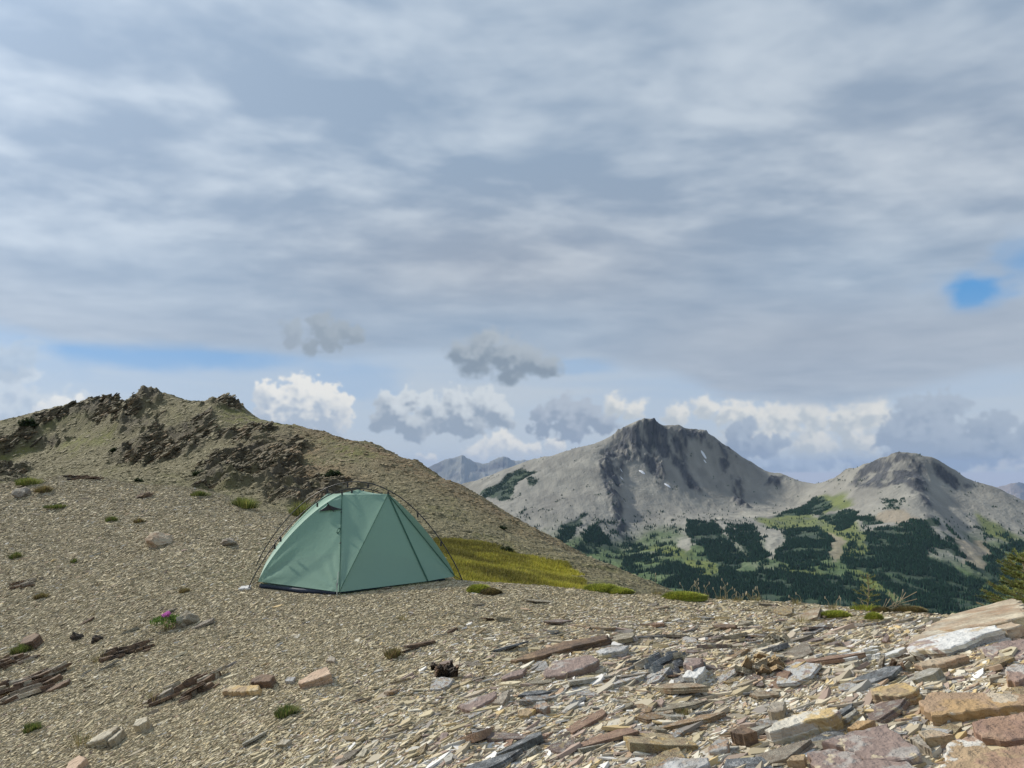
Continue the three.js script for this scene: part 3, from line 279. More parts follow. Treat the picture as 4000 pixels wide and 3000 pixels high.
  ['flat_stone', 'red', 0.04, 1, 'red brown plate leaning on the white and cream one', [[-0.046,-0.099,-4.122],[-0.026,-0.08,-4.196],[0.008,-0.075,-4.181],[-0.005,-0.09,-4.119],[-0.03,-0.098,-4.107]]],
  ['flat_stone', 'purple', 0.04, 1, 'purple brown angular plate in the lower left of the centre', [[-0.401,-0.136,-4.28],[-0.386,-0.113,-4.4],[-0.347,-0.106,-4.378],[-0.35,-0.12,-4.293]]],
  ['flat_stone', 'salmon', 0.1, 3, 'salmon slab with dark side, right of the yellow block', [[-1.454,-0.114,-5.424],[-1.388,-0.081,-5.556],[-1.296,-0.051,-5.596],[-1.226,-0.053,-5.403],[-1.308,-0.079,-5.372],[-1.422,-0.112,-5.355]]],
  ['rock_block', 'yellow', 0.1, 4, 'yellow laminated block below a dark red one', [[-2.012,-0.208,-5.546],[-1.982,-0.187,-5.622],[-1.73,-0.148,-5.473],[-1.705,-0.156,-5.386],[-1.824,-0.18,-5.427]]],
  ['rock_block', 'brown', 0.12, 3, 'dark red brown block behind the yellow laminated one', [[-1.845,-0.152,-5.643],[-1.779,-0.128,-5.691],[-1.668,-0.113,-5.6],[-1.666,-0.128,-5.498],[-1.82,-0.156,-5.577]]],
  ['flat_stone', 'beige', 0.07, 3, 'long split grey slab near the bottom left', [[-2.79,-0.464,-5.269],[-2.752,-0.432,-5.343],[-2.635,-0.377,-5.364],[-2.597,-0.37,-5.316],[-2.641,-0.411,-5.21]]],
  ['flat_stone', 'beige', 0.05, 1, 'short grey slab lying next to the split one', [[-2.608,-0.424,-5.194],[-2.64,-0.414,-5.312],[-2.613,-0.388,-5.382],[-2.559,-0.383,-5.291],[-2.572,-0.407,-5.198]]],
  ['flat_stone', 'salmon', 0.08, 2, 'salmon slab cut by the bottom edge at the left', [[-2.71,-0.486,-4.889],[-2.736,-0.476,-5.0],[-2.701,-0.453,-5.042],[-2.597,-0.43,-4.927],[-2.599,-0.447,-4.841],[-2.603,-0.458,-4.798]]],
  ['rock_block', 'beige', 0.12, 2, 'yellowish wedge stone above the split grey slab', [[-2.501,-0.36,-5.3],[-2.52,-0.346,-5.391],[-2.432,-0.319,-5.363],[-2.405,-0.325,-5.29],[-2.442,-0.347,-5.261]]],
  ['flat_stone', 'palegrey', 0.03, 1, 'pale chip alone on fine gravel in front of the tent', [[-1.897,-0.094,-6.763],[-1.896,-0.087,-6.829],[-1.814,-0.078,-6.81],[-1.805,-0.089,-6.693]]],
  ['flat_stone', 'white', 0.04, 1, 'white flat stone beside the left foot of the tent pole', [[-2.982,0.04,-8.588],[-2.995,0.048,-8.724],[-2.895,0.055,-8.757],[-2.853,0.047,-8.596]]],
  ['flat_stone', 'brown', 0.06, 2, 'brown splinter of shale pointing up to the right, at the left', [[-3.81,-0.467,-6.383],[-3.746,-0.426,-6.465],[-3.598,-0.368,-6.498],[-3.579,-0.374,-6.442],[-3.657,-0.419,-6.358]]],
  ['rock_block', 'brown', 0.12, 3, 'brown ribbed stone at the left edge, above the plate outcrop', [[-4.805,-0.371,-7.735],[-4.895,-0.343,-7.971],[-4.803,-0.304,-7.987],[-4.667,-0.29,-7.844],[-4.645,-0.321,-7.695]]],
  ['flat_stone', 'grey', 0.04, 1, 'grey plate leaning beside the salmon slab', [[-1.58,-0.138,-5.547],[-1.575,-0.126,-5.605],[-1.509,-0.119,-5.572],[-1.514,-0.132,-5.512]]],
  ['flat_stone', 'greybrown', 0.05, 1, 'grey plate with folded edges on the left of the centre', [[-1.381,-0.086,-5.905],[-1.366,-0.071,-5.992],[-1.315,-0.071,-5.928],[-1.303,-0.079,-5.851]]],
  ['rock_block', 'palegrey', 0.06, 1, 'cream stone in the chips at the lower left of centre', [[-1.342,-0.236,-4.575],[-1.32,-0.22,-4.621],[-1.259,-0.212,-4.588],[-1.28,-0.226,-4.549]]]];
// ribs of tilted plates: label, x, z, length, plates, spacing, height, turn, dip, stone
const OUTCROPS = [
  ['dark ribbed shale outcrop cut by the left edge', -4.09, -6.58, 0.85, 9, 0.05, 0.13, 0.32, 0.55, 'brown'],
  ['small dark outcrop with a grass tuft at the left edge', -4.65, -7.38, 0.6, 6, 0.05, 0.12, 0.3, 0.5, 'brown'],
  ['low dark shale outcrop below the pink flowered plant', -3.41, -7.04, 0.55, 7, 0.045, 0.1, 0.35, 0.45, 'dark'],
  ['brown laminated outcrop with a pale chip resting on it', -2.41, -5.89, 0.62, 8, 0.05, 0.11, 0.3, 0.4, 'brown'],
  ['grey blue laminated outcrop with black gaps, right of the middle heap', 0.98, -5.25, 0.42, 9, 0.04, 0.15, 0.35, 0.75, 'bluegrey'],
  ['crumpled yellow grey outcrop with an orange face', 1.57, -4.98, 0.42, 8, 0.05, 0.16, -0.5, 0.9, 'yellow'],
  ['mottled white and purple outcrop at the foot of the white topped slab', 2.16, -4.85, 0.6, 7, 0.06, 0.13, 0.3, 0.35, 'white'],
  ['folded olive outcrop behind the crumpled one', 1.89, -5.64, 0.3, 6, 0.04, 0.13, -0.9, 1.0, 'beige'],
  ['fan of brown shards standing on the mottled outcrop', 2.15, -4.56, 0.22, 6, 0.03, 0.17, 0.7, 1.15, 'brown'],
  ['black rotten looking shard with upright brown splinters', -0.46, -5.47, 0.3, 7, 0.04, 0.2, 0.5, 1.1, 'dark'],
  ['dark crack edged outcrop at the far left below the knoll', -6.19, -10.00, 0.45, 5, 0.05, 0.1, 0.25, 0.4, 'brown'],
  ['dark flat ledge on the crest of the knoll', -8.71, -15.77, 0.9, 4, 0.08, 0.12, 0.1, 0.25, 'dark']];
// ---------------------------------------------------------------- where plants and boulders stand: x, z, sizes, labels
const CUSHIONS = [
  [-0.348, -8.357, 0.13, 0.1, 0.05, 'm', 'round green moss cushion with a brown one in front, right of the tent', 31],
  [-0.212, -8.228, 0.1, 0.06, 0.035, 'd', 'brown withered moss cushion in front of a green one', 32],
  [0.995, -8.741, 0.22, 0.12, 0.055, 'm', 'long green moss cushion on the brow with a rounder one at its right', 33],
  [1.183, -8.616, 0.15, 0.1, 0.04, 'm', 'rounded yellow green moss cushion joined to a longer one', 34],
  [1.761, -8.144, 0.24, 0.14, 0.055, 'm', 'wide bright moss cushion under the grass stalks on the brow', 35],
  [2.925, -7.154, 0.14, 0.09, 0.035, 'm', 'flat vivid green moss cushion in the shale right of centre', 36],
  [3.131, -6.848, 0.07, 0.06, 0.045, 'm', 'small domed moss cushion below the spruce sapling', 37],
  [3.706, -7.372, 0.16, 0.08, 0.045, 'd', 'brown green moss patch on the brow right of the sapling', 38],
  [3.500, -7.483, 0.1, 0.06, 0.03, 'd', 'low brown moss hump right behind the dead twigs', 39]];
const SAPLING = [3.412, -7.609];
const SPRUCE = [4.52, -6.90];
const STALKS = [
  [1.904, -8.459, 3, 0.17, 'three pale grass stalks growing behind the wide moss cushion'],
  [2.038, -8.401, 6, 0.16, 'pale grass stalks between the wide moss cushion and the brow edge'],
  [2.203, -8.281, 6, 0.2, 'tallest clump of pale grass stalks on the brow'],
  [2.337, -8.158, 4, 0.1, 'short grass stalks on the brow right of the tallest clump'],
  [2.506, -8.088, 9, 0.12, 'spreading straw tuft on the brow in the middle of the stalks'],
  [2.842, -7.903, 2, 0.12, 'single slanting grass stalk near a reddish stone on the brow'],
  [3.628, -7.389, 5, 0.18, 'upright grass stalks right of the dead twigs'],
  [3.111, -7.657, 3, 0.1, 'thin curved stalks left of the spruce sapling'],
  [1.556, -8.454, 2, 0.2, 'lone stalks over the double moss cushion']];
const FLOWER = [-3.271, -7.569];
const TUFTS = [
  [-4.809, -13.936, 0.28, 0.22, 'shrub', 'dark green shrub on the knoll left of the tent'],
  [-3.446, -12.886, 0.28, 0.34, 'shrub', 'dark shrub half hidden behind the tent'],
  [-9.472, -15.193, 0.36, 0.16, 'shrub', 'low green shrub on the crest at the far left'],
  [-8.062, -13.832, 0.26, 0.07, 'green', 'flat green patch of plants near the top of the knoll'],
  [-6.523, -12.709, 0.12, 0.1, 'green', 'small green tuft on the knoll below the crest'],
  [-5.813, -14.450, 0.2, 0.1, 'green', 'green tuft on the skyline of the knoll'],
  [-7.092, -11.229, 0.1, 0.1, 'green', 'small dark green tuft at the left edge of the slope'],
  [-3.440, -5.781, 0.07, 0.06, 'green', 'single bright green tuft near the bottom left corner'],
  [-5.968, -10.705, 0.05, 0.06, 'green', 'tiny green sprig on the slope'],
  [-5.570, -9.350, 0.09, 0.07, 'dun', 'brown tuft beside the dark crack at the left'],
  [-4.730, -7.661, 0.1, 0.09, 'green', 'green fern like tuft on the left edge outcrop'],
  [-3.570, -6.935, 0.08, 0.09, 'straw', 'straw coloured tuft left of the black outcrop'],
  [-2.615, -5.869, 0.1, 0.11, 'straw', 'straw tuft left of the brown laminated outcrop'],
  [-2.861, -5.352, 0.1, 0.13, 'straw', 'tall straw tuft beside the split grey slab'],
  [-3.611, -8.716, 0.07, 0.06, 'dun', 'dull tuft on the gravel before the tent'],
  [-6.001, -12.564, 0.1, 0.08, 'dun', 'dark dun tuft by stones on the knoll'],
  [-1.390, -4.963, 0.08, 0.07, 'green', 'thin green tuft among chips at the lower left of centre'],
  [-0.876, -5.885, 0.07, 0.08, 'dun', 'dun sprig in fine gravel at the centre'],
  [-0.979, -7.097, 0.06, 0.07, 'straw', 'wispy straw sprig in gravel right of the tent front'],
  [2.549, -6.991, 0.06, 0.1, 'straw', 'wispy yellow stems in the shale below the brow'],
  [0.944, -4.431, 0.06, 0.05, 'dun', 'orange brown tuft in chips at the lower right of centre'],
  [-8.840, -14.685, 0.2, 0.14, 'dun', 'dark tuft on the knoll crest by the ledge']];
const BOULDERS = [
  [-4.988, -11.050, 0.19, 0.12, 0.16, 'tan', 'rough tan boulder on the slope left of the tent'],
  [-3.126, -7.600, 0.11, 0.09, 0.09, 'beige', 'small tan boulder right behind the pink flowered plant'],
  [-3.866, -10.625, 0.13, 0.06, 0.1, 'greybrown', 'low dark stone right of the rough tan boulder'],
  [-6.719, -14.187, 0.16, 0.06, 0.1, 'brown', 'dark stone on the knoll near the skyline'],
  [-9.161, -14.509, 0.17, 0.09, 0.13, 'greybrown', 'weathered lump of rock at the left end of the knoll'],
  [-4.212, -7.679, 0.06, 0.04, 0.05, 'dark', 'black stone alone on the left slope'],
  [-3.902, -7.474, 0.07, 0.04, 0.05, 'dark', 'second black stone, right of the first on the left slope']];
const HILL_SHRUBS = [
  [-15.09, -65.02, 1.1, 0.8, 'dark round shrub high on the hill above the tent'],
  [-0.31, -37.84, 0.45, 0.4, 'small shrub at the edge of the grassy hollow'],
  [-0.60, -48.38, 0.35, 0.25, 'little bush on the scree above the grassy hollow'],
  [-31.65, -65.85, 0.6, 0.5, 'bush at the foot of the hill behind the knoll'],
  [-27.69, -68.66, 0.9, 0.9, 'dark bush beside the lower ledges of the hill'],
  [-66.08, -105.13, 1.6, 1.2, 'bush on the skyline at the left end of the hill'],
  [-46.34, -89.86, 0.7, 0.5, 'green bush between the ledges of the hill']];
// ---------------------------------------------------------------- surfaces through the survey points
function surface(t) {
  const n = t.p.length, k = 1 / t.s, qx = new Float64Array(n), qz = new Float64Array(n), w = new Float64Array(n);
  t.p.forEach((p, i) => { qx[i] = p[0] * k; qz[i] = p[1] * k; w[i] = p[2]; });
  return (x, z) => {
    x *= k; z *= k;
    let s = t.a[0] + t.a[1] * x + t.a[2] * z;
    for (let i = 0; i < n; i++) {
      const dx = x - qx[i], dz = z - qz[i], r2 = dx * dx + dz * dz;
      s += w[i] * (t.lin ? Math.sqrt(r2) : r2 > 1e-18 ? 0.5 * r2 * Math.log(r2) : 0);
    }
    return s;
  };
}
function regions(list) {
  return list.map(([kind, p]) => ({ kind, p, box: [Math.min(...p.map((a) => a[0])), Math.max(...p.map((a) => a[0])), Math.min(...p.map((a) => a[1])), Math.max(...p.map((a) => a[1]))] }));
}
function inside(r, x, z, m) {                                        // signed distance to an outline, positive inside
  if (x < r.box[0] - m || x > r.box[1] + m || z < r.box[2] - m || z > r.box[3] + m) return -m;
  let d2 = 1e18, odd = false;
  for (let i = 0, j = r.p.length - 1; i < r.p.length; j = i++) {
    const [ax, az] = r.p[i], [bx, bz] = r.p[j], ex = bx - ax, ez = bz - az, t = clamp(((x - ax) * ex + (z - az) * ez) / (ex * ex + ez * ez + 1e-9)), dx = ax + ex * t - x, dz = az + ez * t - z;
    d2 = Math.min(d2, dx * dx + dz * dz);
    if ((az > z) !== (bz > z) && x < ((bx - ax) * (z - az)) / (bz - az) + ax) odd = !odd;
  }
  return odd ? Math.sqrt(d2) : -Math.sqrt(d2);
}
function sheet(nu, nv, at, colour) {                                 // a grid of nu x nv points
  const pos = new Float32Array(nu * nv * 3), col = new Float32Array(nu * nv * 3), uv = new Float32Array(nu * nv * 2), idx = new Uint32Array((nu - 1) * (nv - 1) * 6), p = [0, 0, 0], c = [0, 0, 0];
  for (let j = 0, k = 0; j < nv; j++) for (let i = 0; i < nu; i++, k++) { at(i, j, p, k); pos.set(p, k * 3); uv[k * 2] = p[0]; uv[k * 2 + 1] = p[2]; }
  let q = 0;
  for (let j = 0; j < nv - 1; j++) for (let i = 0; i < nu - 1; i++) { const a = j * nu + i, b = a + 1, d = a + nu, e = d + 1; idx[q++] = a; idx[q++] = b; idx[q++] = e; idx[q++] = a; idx[q++] = e; idx[q++] = d; }
  const g = new THREE.BufferGeometry();
  g.setAttribute('position', new THREE.BufferAttribute(pos, 3));
  g.setAttribute('uv', new THREE.BufferAttribute(uv, 2));
  g.setIndex(new THREE.BufferAttribute(idx, 1));
  g.computeVertexNormals();
  const nrm = g.attributes.normal.array;
  if (nrm[1] < 0) { for (let k = 0; k < idx.length; k += 3) { const t = idx[k]; idx[k] = idx[k + 1]; idx[k + 1] = t; } g.computeVertexNormals(); }
  for (let k = 0; k < nu * nv; k++) { colour(pos[k * 3], pos[k * 3 + 1], pos[k * 3 + 2], g.attributes.normal.array[k * 3 + 1], c, k); col.set(c, k * 3); }
  g.setAttribute('color', new THREE.BufferAttribute(col, 3));
  return g;
}
function grainTexture(seed, size, cells, oct, sharp) {               // tiling grey noise for relief
  const d = new Uint8Array(size * size * 4), R = rng(seed), grids = [];
  for (let o = 0; o < oct; o++) { const n = cells << o, a = new Float32Array(n * n); for (let i = 0; i < n * n; i++) a[i] = R(); grids.push([n, a]); }
  for (let y = 0; y < size; y++) for (let x = 0; x < size; x++) {
    let s = 0, amp = 1, tot = 0;
    for (const [n, a] of grids) {
      const fx = (x / size) * n, fy = (y / size) * n, ix = Math.floor(fx), iy = Math.floor(fy), u = fx - ix, v = fy - iy, su = u * u * (3 - 2 * u), sv = v * v * (3 - 2 * v), i2 = (ix + 1) % n, j2 = (iy + 1) % n;
      const val = lerp(lerp(a[iy * n + ix], a[iy * n + i2], su), lerp(a[j2 * n + ix], a[j2 * n + i2], su), sv);
      s += amp * (sharp ? 1 - Math.abs(val * 2 - 1) : val); tot += amp; amp *= 0.62;
    }
    const k = (y * size + x) * 4, b = Math.round(clamp((s / tot - 0.5) * 1.5 + 0.5) * 255);
    d[k] = d[k + 1] = d[k + 2] = b; d[k + 3] = 255;
  }
  const t = new THREE.DataTexture(d, size, size, THREE.RGBAFormat);
  t.wrapS = t.wrapT = THREE.RepeatWrapping; t.magFilter = THREE.LinearFilter; t.minFilter = THREE.LinearMipmapLinearFilter; t.needsUpdate = true;
  return t;
}
function repeated(tex, metres) { const t = tex.clone(); t.repeat.set(1 / metres, 1 / metres); t.needsUpdate = true; return t; }
const GRAIN = grainTexture(11, 512, 8, 6, false), CRACKS = grainTexture(23, 512, 8, 6, true);
function structure(mesh, name) { mesh.name = name; mesh.userData.kind = 'structure'; mesh.castShadow = mesh.receiveShadow = true; scene.add(mesh); return mesh; }
const ROUGH = (o) => new THREE.MeshStandardMaterial({ roughness: 0.95, ...o });

// ---------------------------------------------------------------- the ridge top with the camp
const nearRaw = surface(NEAR), NX = 376, NZ = 340, NX0 = -17, NZ0 = -24.2, NSTEP = 0.08;
const nearY = new Float32Array(NX * NZ);
for (let j = 0; j < NZ; j++) for (let i = 0; i < NX; i++) {
  const x = NX0 + i * NSTEP, z = NZ0 + j * NSTEP, flat = 1 - 0.7 * sstep(2.2, 1.2, Math.hypot((x + 1.9) * 0.8, z + 9.1));
  nearY[j * NX + i] = nearRaw(x, z) + flat * (0.055 * fbm(x * 0.9, z * 0.9, 3) + 0.028 * fbm(x * 3.1 + 7, z * 3.1, 3));
}
function groundY(x, z) {
  const fx = clamp((x - NX0) / NSTEP, 0, NX - 1.001), fz = clamp((z - NZ0) / NSTEP, 0, NZ - 1.001), i = Math.floor(fx), j = Math.floor(fz), u = fx - i, v = fz - j, k = j * NX + i;
  return lerp(lerp(nearY[k], nearY[k + 1], u), lerp(nearY[k + NX], nearY[k + NX + 1], u), v);
}
function groundNormal(x, z, out = new THREE.Vector3()) {
  const e = 0.12;
  return out.set(groundY(x - e, z) - groundY(x + e, z), 2 * e, groundY(x, z - e) - groundY(x, z + e)).normalize();
}
const ground = structure(new THREE.Mesh(sheet(NX, NZ, (i, j, p) => { p[0] = NX0 + i * NSTEP; p[2] = NZ0 + j * NSTEP; p[1] = nearY[j * NX + i]; }, (x, y, z, ny, c) => {
  const n = fbm(x * 1.3 + 4, z * 1.3, 4), m = fbm(x * 7, z * 7 + 3, 3);
  c[0] = 0.165 + 0.03 * n + 0.05 * m; c[1] = 0.138 + 0.026 * n + 0.043 * m; c[2] = 0.085 + 0.017 * n + 0.03 * m;
}), ROUGH({ vertexColors: true, bumpMap: repeated(GRAIN, 0.5), bumpScale: 0.03 })), 'ground');

// ---------------------------------------------------------------- the hill behind the camp
const hillRaw = surface(HILL), hillAreas = regions(HILL_COVER);
function hillCover(x, z, o) {
  o.ledge = o.rust = o.grass = o.turf = 0;
  const wx = x + 1.3 * fbm(x * 0.35, z * 0.35 + 9, 3), wz = z + 1.8 * fbm(x * 0.35 + 50, z * 0.35, 3);
  for (const r of hillAreas) { const soft = r.kind === 'rust' ? 5 : r.kind === 'grass' ? 1.1 : 1.6, d = inside(r, wx, wz, soft * 2); o[r.kind] = Math.max(o[r.kind], sstep(-soft, soft * 0.6, d)); }
  return o;
}
const STRATA = new THREE.Vector3(0.38, 0.86, 0.34).normalize();
const hc = {};
function hillHeight(x, z, full) {
  const y = hillRaw(x, z);
  if (!full) return y;
  hillCover(x, z, hc);
  const rough = fbm(x * 0.22, z * 0.22, 4), s = (x * STRATA.x + y * STRATA.y * 1.6 + z * STRATA.z) / 1.5 + 0.9 * rough + 0.5 * vnoise(x * 0.5, z * 0.5), f = s - Math.floor(s), saw = f < 0.8 ? f / 0.8 : (1 - f) / 0.2;
  const patch = sstep(-0.15, 0.35, fbm(x * 0.16 + 70, z * 0.16, 3)), ledge = hc.ledge * (0.45 + 0.55 * patch);
  return y + 0.35 * rough + 0.10 * fbm(x * 1.3, z * 1.3, 3) * (1 - hc.grass) + ledge * (1.5 * (saw - 0.35) + 0.9 * ridged(x * 0.42, z * 0.42, 3)) + 0.22 * (1 - ledge) * (1 - hc.grass) * Math.max(0, ridged(x * 0.3 + 9, z * 0.3, 3)) * saw;
}
const HU = 740, HV = 540, hx = (i) => -1.06 + (i / (HU - 1)) * 1.48, hzv = (j) => 17 * Math.pow(140 / 17, j / (HV - 1));
const hc2 = {}, hillSeen = {}, keep = (store, k, o) => { for (const n in o) (store[n] ??= [])[k] = o[n]; }, recall = (store, k, o) => { for (const n in store) o[n] = store[n][k]; };
structure(new THREE.Mesh(sheet(HU, HV, (i, j, p, k) => { const d = hzv(j); p[0] = hx(i) * d; p[2] = -d; p[1] = hillHeight(p[0], p[2], true); keep(hillSeen, k, hc); }, (x, y, z, ny, c, k) => {
  recall(hillSeen, k, hc2);
  const n = fbm(x * 0.3, z * 0.3, 4), m = fbm(x * 1.9, z * 1.9, 3), f = vnoise(x * 6.1, z * 5.3);
  const a = [0.172 + 0.035 * n + 0.055 * m + 0.03 * f, 0.150 + 0.034 * n + 0.05 * m + 0.027 * f, 0.078 + 0.022 * n + 0.03 * m + 0.018 * f];
  const to = (r, g, b, w) => { a[0] += (r - a[0]) * w; a[1] += (g - a[1]) * w; a[2] += (b - a[2]) * w; };
  to(0.215, 0.145, 0.075, hc2.rust * sstep(-0.5, 0.2, n + 0.6 * m) * 0.85);
  to(0.155 + 0.03 * m, 0.148 + 0.03 * m, 0.055, sstep(0.12, 0.5, fbm(x * 0.21 + 30, z * 0.21, 4) + 0.25 * m) * 0.5);
  to(0.15 + 0.05 * m, 0.15 + 0.045 * m, 0.04, hc2.turf * sstep(-0.3, 0.2, m + n) * 0.85);
  to(0.085 + 0.035 * m, 0.07 + 0.03 * m, 0.046 + 0.02 * m, hc2.ledge * sstep(-0.45, 0.25, n + 0.9 * m + 0.15) * 0.9);
  to(0.20 + 0.05 * m + 0.03 * n, 0.185 + 0.04 * m, 0.04, hc2.grass * 0.96);
  c[0] = a[0]; c[1] = a[1]; c[2] = a[2];
}), ROUGH({ vertexColors: true, bumpMap: repeated(CRACKS, 3.3), bumpScale: 0.22 })), 'hill');

// ---------------------------------------------------------------- the mountains across the valley
const mtnRaw = surface(MTN), covers = regions(COVER);
function mtnCover(x, z, o) {
  o.rock = o.forest = o.sparse = o.mixed = o.meadow = o.pale = o.tan = 0;
  const wx = x + 30 * fbm(x * 0.012, z * 0.012 + 9, 5, 0.6), wz = z + 75 * fbm(x * 0.012 + 50, z * 0.009, 5, 0.6);
  for (const r of covers) { const soft = r.kind === 'meadow' ? 26 : r.kind === 'rock' ? 20 : r.kind === 'forest' ? 24 : 12, d = inside(r, wx, wz, soft * 2); o[r.kind] = Math.max(o[r.kind], sstep(-soft, soft * 0.5, d)); }
  return o;
}
const mc = {};
function mtnHeight(x, z, full) {
  const y = mtnRaw(x, z);
  if (!full) return y;
  mtnCover(x, z, mc);
  const green = clamp(mc.forest + mc.mixed + mc.meadow), g = 1 - 0.75 * green;
  const gully = ridged(x * 0.0075 + 0.3 * vnoise(x * 0.004, z * 0.004), z * 0.0024, 4), lump = fbm(x * 0.006, z * 0.006, 4);
  return y + 11 * lump * g + 8 * gully * g + mc.rock * lerp(1, 0.35, sstep(1250, 1500, x)) * (30 * ridged(x * 0.011, z * 0.006 + 3, 5) + 17 * ridged(x * 0.035, z * 0.026, 4) - 9) + 3.5 * green * fbm(x * 0.02, z * 0.02, 3) + 2.2 * fbm(x * 0.05, z * 0.05, 2) * g;
}
const MU = 960, MV = 500, mxu = (i) => -0.34 + (i / (MU - 1)) * 1.42, mzv = (j) => 900 * Math.pow(5400 / 900, Math.pow(j / (MV - 1), 0.72));
const mc2 = {}, mtnSeen = {};
structure(new THREE.Mesh(sheet(MU, MV, (i, j, p, k) => { const d = mzv(j); p[0] = mxu(i) * d; p[2] = -d; p[1] = mtnHeight(p[0], p[2], true); keep(mtnSeen, k, mc); }, (x, y, z, ny, c, k) => {
  recall(mtnSeen, k, mc2);
  const n = fbm(x * 0.006 + 3, z * 0.006, 4), m = fbm(x * 0.03, z * 0.02, 4), s = fbm(x * 0.05, z * 0.006 + 40, 3);
  const a = [0.255 + 0.03 * n + 0.04 * m + 0.035 * s, 0.246 + 0.03 * n + 0.038 * m + 0.033 * s, 0.215 + 0.024 * n + 0.032 * m + 0.027 * s];
  const to = (r, g, b, w) => { a[0] += (r - a[0]) * w; a[1] += (g - a[1]) * w; a[2] += (b - a[2]) * w; };
  to(0.155, 0.15, 0.135, sstep(0.05, 0.5, fbm(x * 0.012 + 9, z * 0.009, 4)) * 0.5);
  const rk = 0.05 * m + 0.05 * fbm(x * 0.09, z * 0.07, 3); to(0.045 + rk, 0.050 + rk, 0.060 + rk, mc2.rock * sstep(-0.5, 0.12, m + 0.5 * n + 0.35 * fbm(x * 0.07 + 4, z * 0.05, 3)) * 0.95);
  to(0.065 + 0.03 * m, 0.115 + 0.04 * m, 0.03, sstep(-215, -320, y + 60 * n + 30 * m) * 0.92);
  to(0.12 + 0.06 * m, 0.15 + 0.06 * m, 0.035, mc2.meadow * 0.9 * sstep(-0.6, 0.0, m + 0.4));
  const woods = clamp(sstep(0.2, 0.65, mc2.forest + 0.5 * fbm(x * 0.03 + 7, z * 0.03, 3)) + mc2.mixed * sstep(-0.1, 0.25, fbm(x * 0.012, z * 0.012, 3)) + mc2.sparse * sstep(0.0, 0.3, fbm(x * 0.02 + 5, z * 0.014, 4)) * 0.9);
  to(0.028 + 0.015 * m, 0.055 + 0.025 * m, 0.03, woods * 0.93);
  to(0.31 + 0.1 * m, 0.295 + 0.1 * m, 0.25 + 0.08 * m, mc2.pale * 0.9);
  to(0.30 + 0.05 * m, 0.25 + 0.05 * m, 0.18 + 0.04 * m, mc2.tan * 0.75);
  c[0] = a[0]; c[1] = a[1]; c[2] = a[2];
}), ROUGH({ vertexColors: true, bumpMap: repeated(CRACKS, 140), bumpScale: 2.6 })), 'mountain');

// far ranges: a crest line with flanks falling to both sides
function farRange(name, crest, depth, drop, colour, amp) {
  const fine = [];
  for (let i = 0; i < crest.length - 1; i++) for (let k = 0; k < 24; k++) fine.push([0, 1, 2].map((c) => lerp(crest[i][c], crest[i + 1][c], k / 24)));
  const nv = 90;
  const g = sheet(fine.length, nv, (i, j, p) => {
    const s = (j / (nv - 1)) * 2 - 1, a = Math.abs(s), c = fine[i];
    p[0] = c[0] * (1 + (s * depth) / -c[2]); p[2] = c[2] - s * depth;
    p[1] = c[1] - drop * Math.pow(a, 0.85) + amp * (0.12 + Math.min(1, a * 5)) * ridged(p[0] * 0.0004, p[2] * 0.0004, 5) + amp * 0.3 * ridged(p[0] * 0.0022, p[2] * 0.0022, 3);
  }, (x, y, z, ny, c) => { const m = fbm(x * 0.001, z * 0.001, 4) * 0.35 + 1, r = sstep(0.0, 0.3, fbm(x * 0.0012 + 8, z * 0.0012, 4)); for (let k = 0; k < 3; k++) c[k] = lerp(colour[k], 0.11, r) * m; });
  return structure(new THREE.Mesh(g, ROUGH({ vertexColors: true })), name);
}
farRange('far_mountain', FAR_BLUE, 6000, 3600, [0.25, 0.25, 0.22], 280);
farRange('far_mountain_001', FAR_RIGHT, 7000, 3500, [0.30, 0.24, 0.19], 260);
// the valley floor, out to the horizon
const floor = new THREE.Mesh(new THREE.CircleGeometry(52000, 64).rotateX(-Math.PI / 2), ROUGH({ color: new THREE.Color(0.07, 0.09, 0.045) }));
floor.position.y = -2600;
structure(floor, 'valley');
// ---------------------------------------------------------------- stone: mottled colour maps that tile, one for each kind
function tileNoise(R, size, cells, oct) {
  const grids = [], out = new Float32Array(size * size);
  for (let o = 0; o < oct; o++) { const n = cells << o, a = new Float32Array(n * n); for (let i = 0; i < n * n; i++) a[i] = R() * 2 - 1; grids.push([n, a]); }
  for (let y = 0; y < size; y++) for (let x = 0; x < size; x++) {
    let s = 0, amp = 1, tot = 0;
    for (const [n, a] of grids) {
      const fx = (x / size) * n, fy = (y / size) * n, ix = fx | 0, iy = fy | 0, u = fx - ix, v = fy - iy, su = u * u * (3 - 2 * u), sv = v * v * (3 - 2 * v), i2 = (ix + 1) % n, j2 = (iy + 1) % n;
      s += amp * lerp(lerp(a[iy * n + ix], a[iy * n + i2], su), lerp(a[j2 * n + ix], a[j2 * n + i2], su), sv); tot += amp; amp *= 0.6;
    }
    out[y * size + x] = s / tot;
  }
  return out;
}
const toSRGB = (c) => Math.round(255 * clamp(c <= 0.0031308 ? c * 12.92 : 1.055 * Math.pow(c, 1 / 2.4) - 0.055));
const stoneNoise = (() => { const R = rng(77); return [tileNoise(R, 256, 3, 6), tileNoise(R, 256, 4, 6), tileNoise(R, 256, 12, 4), tileNoise(R, 256, 5, 5)]; })();
